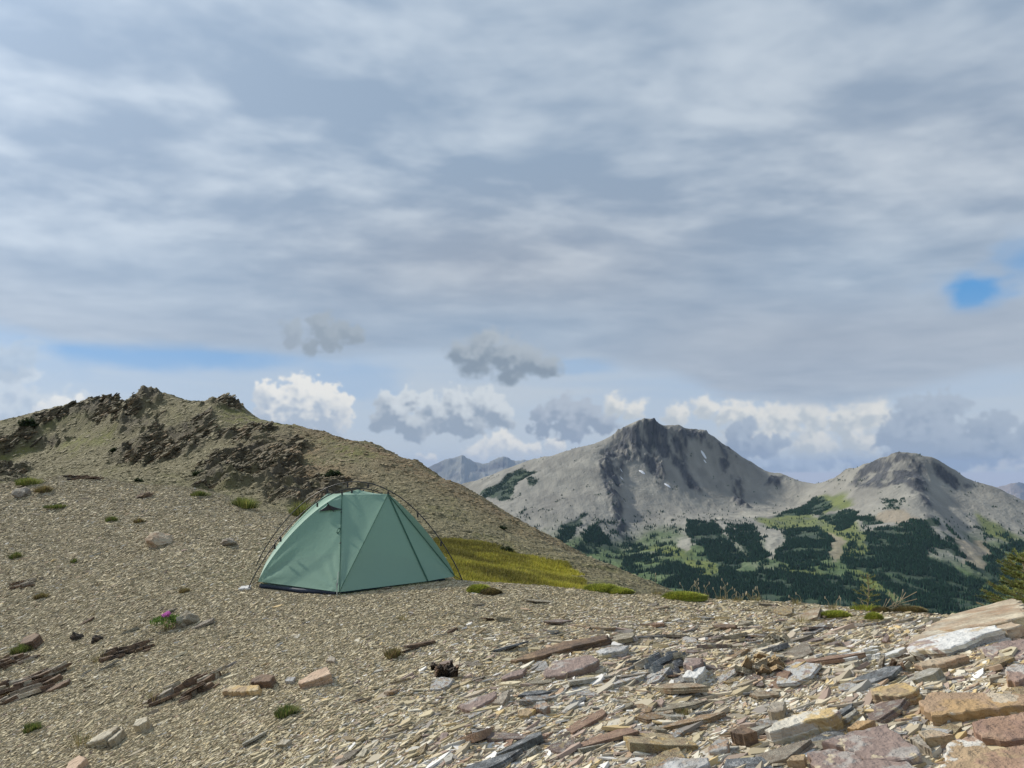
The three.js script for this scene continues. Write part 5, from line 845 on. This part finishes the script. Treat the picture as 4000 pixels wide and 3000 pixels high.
  // vent hood near the top of the left panel
  { const l = hang1(0.66).add(V(0.03, -0.012, 0.02)), r = mix(E, B, 0.165).add(V(-0.005, 0, 0.012)), m = mix(l, r, 0.50).add(V(-0.025, 0.085, 0.03)), topL = mix(l, E, 0.62), topR = mix(r, E, 0.8);
    const front = (t) => { const k = 1 - Math.abs(2 * t - 1); return mix(mix(l, r, t), m, Math.pow(k, 0.8) * 0.98); };
    part(tent, 'vent_hood', quad((t) => mix(topL, topR, t).add(V(0, 0.004, 0.004)), front, 20, 10, 0, away), cloth);
    part(tent, 'vent_opening', quad((t) => mix(l, r, t).add(V(0, -0.004, 0.016)), (t) => mix(front(t), mix(l, r, t), 0.12), 20, 4, 0, away), blackMat);
    part(tent, 'vent_strut', tube((t) => mix(mix(m, l, 0.03).add(V(0, 0.004, 0.008)), mix(l, r, 0.72).add(V(0.0, -0.02, 0.05)), t), 4, 0.006, 6), blackMat); }
  // the peg and cord at the porch corner, cords at the pole feet
  const peg = part(tent, 'peg', new THREE.CylinderGeometry(0.006, 0.004, 0.16, 7), cordMat); peg.position.copy(B).add(V(-0.012, 0.02, 0.06)); peg.rotation.set(-0.25, 0, 0.1);
  part(tent, 'cord', tube((t) => mix(mix(B, E, 0.19).add(V(-0.01, 0, 0.03)), peg.position.clone().add(V(0, -0.03, 0.01)), t), 8, 0.004, 6), cordMat);
  part(tent, 'cord', tube((t) => mix(C, V(a2.x, a2.y + 0.01, a2.z), t), 6, 0.004, 6), blackMat);
  part(tent, 'cord', tube((t) => mix(A, V(a1.x, a1.y + 0.01, a1.z), t), 6, 0.004, 6), blackMat);
  tag(add(tent, 'tent'), 'pale green dome tent with black poles outside, pitched on shale', 'tent');
}
// ---------------------------------------------------------------- plants
function bladesGeometry(list) {                                      // list of [base, tip, width, colour]: narrow three-cornered blades
  const pos = [], col = [], nrm = [];
  for (const [a, b, w, c] of list) {
    const dx = b[0] - a[0], dy = b[1] - a[1], dz = b[2] - a[2], l = Math.hypot(dx, dz) + 1e-6, sx = (-dz / l) * w, sz = (dx / l) * w;
    pos.push(a[0] - sx, a[1], a[2] - sz, a[0] + sx, a[1], a[2] + sz, b[0], b[1], b[2]);
    for (let k = 0; k < 3; k++) { col.push(...c); }
  }
  const g = new THREE.BufferGeometry();
  g.setAttribute('position', new THREE.Float32BufferAttribute(pos, 3)); g.setAttribute('color', new THREE.Float32BufferAttribute(col, 3)); g.computeVertexNormals();
  return g;
}
const leafMat = new THREE.MeshPhysicalMaterial({ vertexColors: true, roughness: 0.9, transmission: 0.3, thickness: 0, specularIntensity: 0.3, side: THREE.DoubleSide });
const barkMat = ROUGH({ color: new THREE.Color(0.24, 0.19, 0.115) });
const vary = (R, c, k = 0.3) => { const t = 1 - k + 2 * k * R(); return [c[0] * t * (0.9 + 0.2 * R()), c[1] * t, c[2] * t * (0.85 + 0.3 * R())]; };
function tuft(R, n, r, h, colours, w = 0.004, spread = 0.8) {
  const out = [];
  for (let i = 0; i < n; i++) {
    const a = R() * 6.283, d = r * Math.sqrt(R()) * (0.62 + 0.5 * vnoise(a * 1.1 + n, r * 40)), x = Math.cos(a) * d, z = Math.sin(a) * d, l = h * (0.45 + 0.65 * R()) * (1 - 0.45 * d / r), e = spread * (d / r + 0.25) * l;
    out.push([[x, -0.01, z], [x + Math.cos(a) * e + (R() - 0.5) * 0.3 * l, l, z + Math.sin(a) * e + (R() - 0.5) * 0.3 * l], w * (0.6 + 0.8 * R()), vary(R, colours[Math.floor(R() * colours.length)])]);
  }
  return bladesGeometry(out);
}
const GREEN = [[0.15, 0.20, 0.05], [0.22, 0.25, 0.075], [0.10, 0.15, 0.04], [0.24, 0.22, 0.10]], MOSS = [[0.34, 0.39, 0.06], [0.46, 0.48, 0.09], [0.24, 0.30, 0.055], [0.40, 0.38, 0.10]], STRAW = [[0.36, 0.31, 0.17], [0.28, 0.23, 0.12], [0.22, 0.21, 0.08]], DUN = [[0.27, 0.21, 0.11], [0.20, 0.155, 0.075], [0.22, 0.21, 0.08]], NEEDLE = [[0.20, 0.24, 0.06], [0.27, 0.30, 0.08], [0.13, 0.17, 0.05], [0.36, 0.36, 0.12]];
const onGround = (o, x, z, dy = 0) => { o.position.set(x, groundY(x, z) + dy, z); return o; };

// moss cushions: lumpy domes with short shoots standing all over them
function cushion(x, z, rx, rz, h, colours, label, seed) {
  const R = rng(seed), g = new THREE.Group(), dome = new THREE.SphereGeometry(1, 28, 12, 0, Math.PI * 2, 0, Math.PI * 0.52), p = dome.attributes.position, bump = (a, b) => 1 + 0.22 * fbm(a * 2.3 + seed, b * 2.3, 3);
  for (let i = 0; i < p.count; i++) { const k = bump(p.getX(i), p.getZ(i)); p.setXYZ(i, p.getX(i) * rx * k, p.getY(i) * h * k, p.getZ(i) * rz * k); }
  dome.computeVertexNormals();
  part(g, 'cushion', dome, ROUGH({ color: new THREE.Color(...colours[0]).multiplyScalar(0.8), bumpMap: repeated(GRAIN, 0.4), bumpScale: 0.01 }));
  const list = [];
  for (let i = 0; i < 2600; i++) {
    const a = R() * 6.283, s = Math.sqrt(R()), y = Math.sqrt(1 - s * s), cx = Math.cos(a) * s, cz = Math.sin(a) * s, k = bump(cx, cz), q = [cx * rx * k, y * h * k, cz * rz * k], l = 0.018 * (0.6 + R());
    list.push([q, [q[0] + cx * l + (R() - 0.5) * l, q[1] + (0.3 + y) * l, q[2] + cz * l + (R() - 0.5) * l], 0.006, vary(R, colours[Math.floor(R() * colours.length)], 0.35)]);
  }
  part(g, 'shoots', bladesGeometry(list), leafMat);
  onGround(g, x, z);
  tag(add(g, 'moss_cushion'), label, 'moss');
}
for (const c of CUSHIONS) cushion(...c.slice(0, 5), c[5] === 'd' ? DUN : MOSS, c[6], c[7]);

// conifers: a stem with whorls of twigs set with needles
function conifer(R, o) {                                             // o: h, spread, whorls, per, bare, needle, n
  const g = new THREE.Group(), twig = new THREE.CatmullRomCurve3([new THREE.Vector3(), new THREE.Vector3(o.lean * 0.4, o.h * 0.5, 0.02), new THREE.Vector3(o.lean, o.h, 0)]);
  part(g, 'trunk', new THREE.TubeGeometry(twig, 14, o.stem, 7, false), barkMat);
  const list = [];
  const needles = (a, b, dens) => {
    const L = a.distanceTo(b), n = Math.max(2, Math.round(L * dens)), d = b.clone().sub(a).normalize();
    for (let i = 0; i < n; i++) {
      const t = R(), p = a.clone().lerp(b, t), an = R() * 6.283, l = o.needle * (0.6 + 0.7 * R());
      const u = new THREE.Vector3(Math.cos(an), Math.sin(an) * 0.8 + 0.2, Math.sin(an + 1.3)).normalize().multiplyScalar(l).addScaledVector(d, l * 0.7);
      list.push([[p.x, p.y, p.z], [p.x + u.x, p.y + u.y, p.z + u.z], o.needle * 0.15, vary(R, NEEDLE[Math.floor(R() * 4)], 0.3)]);
    }
  };
  for (let w = 0; w < o.whorls; w++) {
    const t = (w + 0.5) / o.whorls, base = twig.getPoint(lerp(0.04, 0.94, t)), reach = o.spread * (1 - 0.72 * t) * (0.7 + 0.5 * R());
    for (let k = 0; k < o.per; k++) {
      const a = (k / o.per) * 6.283 + w * 1.1 + R() * 0.7, len = reach * (0.6 + 0.6 * R()), end = base.clone().add(new THREE.Vector3(Math.cos(a) * len, len * (0.15 + 0.35 * t + 0.2 * R()), Math.sin(a) * len)), m = base.clone().lerp(end, 0.5).add(new THREE.Vector3(0, -0.06 * len, 0));
      const br = part(g, 'branch', new THREE.TubeGeometry(new THREE.CatmullRomCurve3([base, m, end]), 6, o.stem * (0.28 + 0.15 * (1 - t)), 5, false), barkMat);
      const bald = R() < o.bare ? 0.12 : 1;
      needles(m, end, o.n * bald); needles(base.clone().lerp(m, 0.4), m, o.n * 0.6 * bald);
      for (let s = 0; s < o.twigs; s++) {
        const f = 0.3 + 0.65 * R(), q = f < 0.5 ? base.clone().lerp(m, f * 2) : m.clone().lerp(end, f * 2 - 1), b2 = a + (s % 2 ? 0.8 : -0.8) + 0.3 * (R() - 0.5), l2 = len * (0.25 + 0.25 * R()) * (1.2 - f * 0.6), e2 = q.clone().add(new THREE.Vector3(Math.cos(b2) * l2, l2 * 0.18, Math.sin(b2) * l2));
        part(br, 'twig', new THREE.CylinderGeometry(o.stem * 0.1, o.stem * 0.16, q.distanceTo(e2), 4).translate(0, q.distanceTo(e2) / 2, 0), barkMat).position.copy(q);
        br.children[br.children.length - 1].quaternion.setFromUnitVectors(new THREE.Vector3(0, 1, 0), e2.clone().sub(q).normalize());
        needles(q, e2, o.n * bald);
      }
    }
  }
  needles(twig.getPoint(0.8), twig.getPoint(1), o.n * 1.5);
  part(g, 'needles', bladesGeometry(list), leafMat);
  return g;
}
{
  const R = rng(60);
  const s = conifer(R, { h: 0.36, spread: 0.17, whorls: 6, per: 4, bare: 0.3, needle: 0.017, n: 620, stem: 0.006, twigs: 2, lean: 0.05 });
  onGround(s, SAPLING[0], SAPLING[1], -0.01); s.rotation.y = 0.7;
  tag(add(s, 'spruce_sapling'), 'scraggy little spruce sapling on the brow of the ridge', 'sapling');
  const mat = new THREE.Group(); part(mat, 'shoots', tuft(R, 900, 0.2, 0.07, MOSS, 0.008, 0.6), leafMat); mat.scale.set(1.2, 1, 0.6);
  onGround(mat, SAPLING[0] - 0.03, SAPLING[1] + 0.03); tag(add(mat, 'ground_cover'), 'low green mat of shoots round the foot of the spruce sapling', 'plant');
  // dead twigs beside it
  const dead = new THREE.Group();
  for (let i = 0; i < 9; i++) { const a = -0.5 + i * 0.17 + R() * 0.2, l = 0.16 + 0.16 * R(), c = new THREE.CatmullRomCurve3([new THREE.Vector3(0, 0, 0), new THREE.Vector3(Math.sin(a + 0.8) * l * 0.5, l * 0.22, (R() - 0.5) * 0.1), new THREE.Vector3(Math.sin(a + 0.8) * l * 1.1, l * (0.25 + 0.5 * R()), (R() - 0.5) * 0.2)]); part(dead, 'twig', new THREE.TubeGeometry(c, 8, 0.0032, 5, false), ROUGH({ color: new THREE.Color(0.36, 0.29, 0.18) })); }
  onGround(dead, SAPLING[0] + 0.1, SAPLING[1] + 0.05); tag(add(dead, 'dead_branch'), 'bare dead twigs lying right of the spruce sapling', 'branch');
  const b = conifer(R, { h: 0.60, spread: 0.52, whorls: 7, per: 7, bare: 0.04, needle: 0.022, n: 1000, stem: 0.010, twigs: 6, lean: -0.05 });
  onGround(b, SPRUCE[0], SPRUCE[1], -0.05); b.rotation.y = 0.3;
  tag(add(b, 'spruce_tree'), 'bushy young spruce reaching in at the right edge behind the slab', 'tree');
}
// grass stalks with seed heads along the brow
STALKS.forEach(([x, z, n, h, label], i) => {
  const R = rng(700 + i), g = new THREE.Group(), list = [], heads = [];
  for (let k = 0; k < n; k++) {
    const bx = (R() - 0.5) * 0.16, bz = (R() - 0.5) * 0.1, l = h * (0.55 + 0.6 * R()), c = new THREE.CatmullRomCurve3([new THREE.Vector3(bx, -0.01, bz), new THREE.Vector3(bx + (R() - 0.5) * 0.04, l * 0.6, bz), new THREE.Vector3(bx + (R() - 0.5) * 0.12, l, bz + (R() - 0.5) * 0.05)]);
    part(g, 'stalk', new THREE.TubeGeometry(c, 6, 0.0016, 4, false), ROUGH({ color: new THREE.Color(0.33, 0.29, 0.17) }));
    const e = c.getPoint(1); part(g, 'seed_head', new THREE.SphereGeometry(0.006, 6, 5).scale(0.8, 2.6, 0.8), ROUGH({ color: new THREE.Color(0.42, 0.37, 0.26) })).position.copy(e);
  }
  part(g, 'blades', tuft(R, 90, 0.07, 0.07, STRAW, 0.003, 1.0), leafMat);
  onGround(g, x, z); tag(add(g, 'grass_stalks'), label, 'grass', 'grass stalks along the brow');
});
// the pink-flowered plant
{
  const R = rng(808), g = new THREE.Group(), list = [];
  for (let i = 0; i < 700; i++) { const a = R() * 6.283, d = 0.15 * Math.sqrt(R()), x = Math.cos(a) * d * 1.2, z = Math.sin(a) * d * 0.8, y = 0.09 * Math.sqrt(Math.max(0, 1 - (d / 0.16) ** 2)) + 0.03 * R(), l = 0.028; list.push([[x, y, z], [x + (R() - 0.5) * l * 2, y + l * (0.2 + R()), z + (R() - 0.5) * l * 2], 0.0065, vary(R, GREEN[i % 3].map((v, q) => v * (q === 1 ? 1.1 : 0.85)), 0.4)]); }
  part(g, 'leaves', bladesGeometry(list), leafMat);
  part(g, 'dry_stems', tuft(R, 60, 0.12, 0.20, STRAW, 0.002, 0.5), leafMat);
  const pink = ROUGH({ color: new THREE.Color(0.55, 0.13, 0.42), side: THREE.DoubleSide });
  for (let i = 0; i < 6; i++) {
    const f = new THREE.Group(), petals = [];
    for (let k = 0; k < 5; k++) petals.push(new THREE.SphereGeometry(0.011, 6, 5).scale(1.2, 0.35, 0.8).translate(0.012, 0, 0).rotateY((k / 5) * 6.283));
    const m = part(g, 'flower', mergeGeometries(petals), pink); m.position.set(-0.02 + (R() - 0.5) * 0.08, 0.125 + 0.03 * R(), 0.03 + (R() - 0.5) * 0.06); m.rotation.set(0.5 + 0.4 * R(), R() * 3, 0.2);
  }
  onGround(g, FLOWER[0], FLOWER[1]); tag(add(g, 'flowering_plant'), 'small leafy plant with pink flowers on the shale slope', 'plant');
}
// loose tufts and shrubs on the near slope
TUFTS.forEach(([x, z, r, h, kind, label], i) => {
  const R = rng(900 + i), g = new THREE.Group(), c = kind === 'green' ? GREEN : kind === 'dun' ? DUN : kind === 'straw' ? STRAW : NEEDLE, n = Math.round(260 + 3200 * r);
  part(g, 'blades', tuft(R, kind === 'straw' ? 90 : n, r, h, c, kind === 'straw' ? 0.0025 : 0.006, kind === 'straw' ? 1.2 : 0.7), leafMat);
  if (kind === 'shrub') for (let k = 0; k < 6; k++) { const a = k * 1.05; part(g, 'stem', new THREE.CylinderGeometry(0.004, 0.008, h, 5).translate(0, h / 2, 0), barkMat).rotation.set(Math.sin(a) * 0.7, 0, Math.cos(a) * 0.7); }
  onGround(g, x, z, -0.005); tag(add(g, kind === 'shrub' ? 'shrub' : 'plant_tuft'), label, kind === 'shrub' ? 'shrub' : 'tuft');
});
// boulders on the slope
BOULDERS.forEach(([x, z, rx, ry, rz, kind, label], i) => {
  const g = new THREE.IcosahedronGeometry(1, 3), p = g.attributes.position, col = [];
  for (let k = 0; k < p.count; k++) { const a = p.getX(k), b = p.getY(k), c = p.getZ(k), s = 1 + 0.34 * vnoise(a * 1.6 + i * 7 + b, c * 1.6 + b * 1.3) + 0.26 * Math.abs(vnoise(a * 3 + b * 2 + i, b * 8 + c * 3)) - 0.1; p.setXYZ(k, a * rx * s, b * ry * s, c * rz * s); col.push(1, 1, 1); }
  g.setAttribute('color', new THREE.Float32BufferAttribute(col, 3)); g.deleteAttribute('normal');
  g.computeVertexNormals(); const f = g, m = new THREE.Mesh(f, stoneMat[kind]);
  m.rotation.set(0.2, i * 1.3, -0.25); onGround(m, x, z, ry * 0.3); tag(add(m, 'boulder'), label, 'rock');
});
// ---------------------------------------------------------------- the hill's stones, ledges, grass and bushes
{
  const hcv = {}, m4 = new THREE.Matrix4(), q = new THREE.Quaternion(), q2 = new THREE.Quaternion(), up = new THREE.Vector3(0, 1, 0), n = new THREE.Vector3(), s = new THREE.Vector3(), p = new THREE.Vector3(), c = new THREE.Color();
  const instanced = (name, label, geometry, material, category) => ({ m: [], c: [], add(x, y, z, quat, sx, sy, sz, col) { m4.compose(p.set(x, y, z), quat, s.set(sx, sy, sz)); for (let e = 0; e < 16; e++) this.m.push(m4.elements[e]); this.c.push(...col); }, done() { const o = new THREE.InstancedMesh(geometry, material, this.m.length / 16); o.instanceMatrix.array.set(this.m); o.instanceColor = new THREE.InstancedBufferAttribute(new Float32Array(this.c), 3); tag(add(o, name), label, category, null, 'stuff'); } });
  const R = rng(5150), shape = (k) => { const g = slabGeometry(blob(R, 6, 1.3 + 0.3 * k), 0.28, 1, R, 0, 0); g.deleteAttribute('color'); g.deleteAttribute('uv'); return g; };
  const scree = [instanced('hill_scree', 'loose stones lying over the slopes of the hill', shape(0), flakeMat, 'scree'), instanced('hill_scree', 'loose stones lying over the slopes of the hill', shape(1), flakeMat, 'scree')];
  const slabs = [instanced('ledge_slabs', 'dark tilted slabs of the hill ledges', shape(2), flakeMat, 'ledge'), instanced('ledge_slabs', 'dark tilted slabs of the hill ledges', shape(1), flakeMat, 'ledge')];
  const slopeN = (x, z) => { const e = 0.4; return n.set(hillRaw(x - e, z) - hillRaw(x + e, z), 2 * e, hillRaw(x, z - e) - hillRaw(x, z + e)).normalize(); };
  for (let i = 0; i < 60000; i++) {
    const d = 20 * Math.pow(6, Math.pow(R(), 0.7)), x = lerp(-0.80, 0.36, R()) * d, z = -d;
    hillCover(x, z, hcv);
    if (hcv.grass > 0.3 && R() > 0.02) continue;
    const y = hillHeight(x, z, true), bare = R(), t = 0.75 + 0.5 * R(), size = 0.0042 * d * (0.5 + 1.1 * R() * R());
    if (hcv.turf > 0.5 && R() < 0.6) continue;
    slopeN(x, z); n.x += (R() - 0.5) * 0.6; n.z += (R() - 0.5) * 0.6; n.normalize();
    q.setFromUnitVectors(up, n); q2.setFromAxisAngle(up, R() * 6.28); q.multiply(q2);
    const rust = hcv.rust * (0.3 + 0.7 * R()), dark = hcv.ledge * 0.45;
    scree[i & 1].add(x, y + size * 0.1, z, q, size, size, size, [lerp(lerp(0.24, 0.21, rust), 0.09, dark) * t, lerp(lerp(0.208, 0.13, rust), 0.076, dark) * t, lerp(lerp(0.12, 0.06, rust), 0.045, dark) * t]);
  }
  for (let i = 0; i < 150000 && slabs[0].m.length < 16 * 9000; i++) {
    const d = lerp(40, 120, R()), x = lerp(-0.78, 0.05, R()) * d, z = -d;
    hillCover(x, z, hcv);
    if (hcv.ledge < 0.55 || fbm(x * 0.2 + 9, z * 0.2, 3) < 0.0) continue;
    const y = hillHeight(x, z, true), size = (0.22 + 0.75 * R() * R() * R()) * (d / 85), t = 0.45 + 1.1 * R();
    n.set(-0.42 + 0.5 * (R() - 0.5), 0.78, 0.30 + 0.6 * (R() - 0.5)).normalize();
    q.setFromUnitVectors(up, n); q2.setFromAxisAngle(up, 0.3 + (R() - 0.5) * 1.8); q.multiply(q2);
    const red = R() < 0.3 ? 1 : 0;
    slabs[i & 1].add(x, y + 0.12 * size, z, q, size * (1.1 + 0.6 * R()), size * (0.5 + 0.7 * R()), size, [(0.118 + 0.04 * red) * t, (0.10 + 0.012 * red) * t, 0.06 * t]);
  }
  [...scree, ...slabs].forEach((a) => a.done());
  // the grassy hollow
  const clump = (seed) => { const r = rng(seed), g = tuft(r, 16, 0.5, 1, [[1, 1, 1]], 0.07, 0.7); return g; };
  const grass = [instanced('grass_clumps', 'yellow green grass filling the hollow beside the tent', clump(1), leafMat, 'grass'), instanced('grass_clumps', 'yellow green grass filling the hollow beside the tent', clump(2), leafMat, 'grass')];
  for (let i = 0; i < 90000 && grass[0].m.length < 16 * 9000; i++) {
    const d = lerp(20, 48, R()), x = lerp(-0.14, 0.16, R()) * d, z = -d;
    hillCover(x, z, hcv);
    if (hcv.grass < 0.35 + 0.4 * R() * 0.5) continue;
    const k = fbm(x * 0.5, z * 0.5, 3), t = 0.75 + 0.5 * R(), w = clamp(sstep(-0.3, 0.35, k) * 0.7 + sstep(-3, 3.5, x) * 0.5 - 0.15);
    q.setFromAxisAngle(up, R() * 6.28);
    const sz = 0.16 + 0.16 * R();
    grass[i & 1].add(x, hillHeight(x, z, true) - 0.03, z, q, sz, sz * (0.5 + 0.4 * R()), sz, [lerp(0.18, 0.44, w) * t, lerp(0.165, 0.41, w) * t, lerp(0.04, 0.065, w) * t]);
  }
  grass.forEach((a) => a.done());
  HILL_SHRUBS.forEach(([x, z, r, h, label], i) => {
    const r2 = rng(1200 + i), g = new THREE.Group(), list = [];
    for (let k = 0; k < 2200; k++) { const a = r2() * 6.283, u = Math.cbrt(r2()), v = r2(), d = u * Math.sqrt(1 - v * v * 0.9), wob = 0.75 + 0.35 * vnoise(a * 1.3 + i, v * 3), px = Math.cos(a) * d * r * wob, py = v * u * h * wob, pz = Math.sin(a) * d * r * 0.7 * wob, l = 0.16 * r; list.push([[px, py, pz], [px + (r2() - 0.5) * l * 2, py + l * r2(), pz + (r2() - 0.5) * l * 2], 0.05 * r, vary(r2, [0.05, 0.075, 0.03], 0.35)]); }
    part(g, 'foliage', bladesGeometry(list), leafMat);
    part(g, 'stem', new THREE.CylinderGeometry(0.02, 0.04, h * 0.6, 6).translate(0, h * 0.25, 0), barkMat);
    g.position.set(x, hillHeight(x, z, true) - 0.05, z); tag(add(g, 'shrub'), label, 'shrub');
  });
  // ---------------------------------------------------------------- the woods across the valley
  const treeShape = (seed) => {
    const r = rng(seed), tiers = [];
    for (let k = 0; k < 4; k++) { const g = new THREE.ConeGeometry(0.20 * (1 - k * 0.2), 0.42, 7, 1, true).translate(0, 0.26 + k * 0.21, 0), a = g.attributes.position; for (let i = 0; i < a.count; i++) { const w = 0.75 + 0.5 * r(); a.setX(i, a.getX(i) * w); a.setZ(i, a.getZ(i) * w); a.setY(i, a.getY(i) + (r() - 0.5) * 0.05); } tiers.push(g); }
    tiers.push(new THREE.CylinderGeometry(0.02, 0.03, 0.2, 5, 1, true).translate(0, 0.05, 0));
    const g = mergeGeometries(tiers); g.deleteAttribute('uv'); return g;
  };
  const treeMat = ROUGH({ color: 0xffffff, side: THREE.DoubleSide }), woods = [1, 2, 3].map((k) => instanced('conifer_forest', 'dark conifer forest across the valley', treeShape(k), treeMat, 'forest')), mcv = {};
  for (let i = 0; i < 460000; i++) {
    const d = lerp(1500, 4300, Math.pow(R(), 0.85)), x = lerp(-0.08, 0.80, R()) * d, z = -d;
    mtnCover(x, z, mcv);
    const clumpy = fbm(x * 0.012, z * 0.012, 3), fine = fbm(x * 0.03 + 7, z * 0.03, 3);
    const want = Math.max(sstep(0.2, 0.6, mcv.forest + 0.5 * fine) * sstep(-0.35, 0.05, clumpy + 0.7 * fine), mcv.mixed * sstep(-0.05, 0.3, clumpy + 0.4 * fine), mcv.sparse * 0.8 * sstep(0.0, 0.3, fbm(x * 0.02 + 5, z * 0.014, 4)), 0.5 * sstep(-190, -260, mtnRaw(x, z)) * sstep(0.22, 0.5, fine + 0.3 * clumpy), 0.012 * sstep(-150, -220, mtnRaw(x, z)));
    if (R() > want || mcv.pale + mcv.tan > 0.35 + 0.5 * fine) continue;
    const y = mtnHeight(x, z, true), high = sstep(-300, -120, y), t = 0.6 + 0.8 * R(), h = lerp(11.5, 5.5, high) * (0.6 + 0.7 * R()), w = h * lerp(1.05, 1.9, high);
    q.setFromAxisAngle(up, R() * 6.28);
    woods[i % 3].add(x, y - 0.3, z, q, w, h, w, [0.014 * t, 0.050 * t, 0.028 * t]);
  }
  woods.forEach((a) => a.done());
  const SNOW_LABELS = ['snow patch in the middle of the grey scree bowl', 'lowest snow patch in the scree bowl of the main peak', 'largest snow streak high under the right summit of the main peak', 'snow fleck beside the dark rib of the main peak', 'snow fleck just below the high streak', 'topmost snow fleck by the dark rib of the main peak'];
  // snow left in the gullies of the main peak
  SNOW.forEach(([x, z, w], i) => {
    const r = rng(40 + i), pos = [], idx = [], nn = 9;
    for (let a = 0; a < nn; a++) for (let b = 0; b < 5; b++) { const u = (a / (nn - 1) - 0.5) * 2, v = (b / 4 - 0.5) * 2, k = Math.sqrt(Math.max(0.02, 1 - u * u)), X = x + u * w * 1.5 + v * w * 0.5 * k, Z = z + v * w * 1.6 * k + u * w * 0.6; pos.push(X, mtnHeight(X, Z, true) + 2.2 * k * (1 - v * v * 0.7) + 0.5, Z); }
    for (let a = 0; a < nn - 1; a++) for (let b = 0; b < 4; b++) { const k = a * 5 + b; idx.push(k, k + 1, k + 6, k, k + 6, k + 5); }
    const g = new THREE.BufferGeometry(); g.setAttribute('position', new THREE.Float32BufferAttribute(pos, 3)); g.setIndex(idx); g.computeVertexNormals();
    const o = new THREE.Mesh(g, ROUGH({ color: new THREE.Color(0.75, 0.76, 0.78), side: THREE.DoubleSide })); tag(add(o, 'snow_patch'), SNOW_LABELS[i], 'snow', 'snow patches on the main peak');
  });
}
// ---------------------------------------------------------------- the air
scene.fog = new THREE.FogExp2(new THREE.Color(0.48, 0.66, 1.0), 0.000013);
renderer.render(scene, camera);
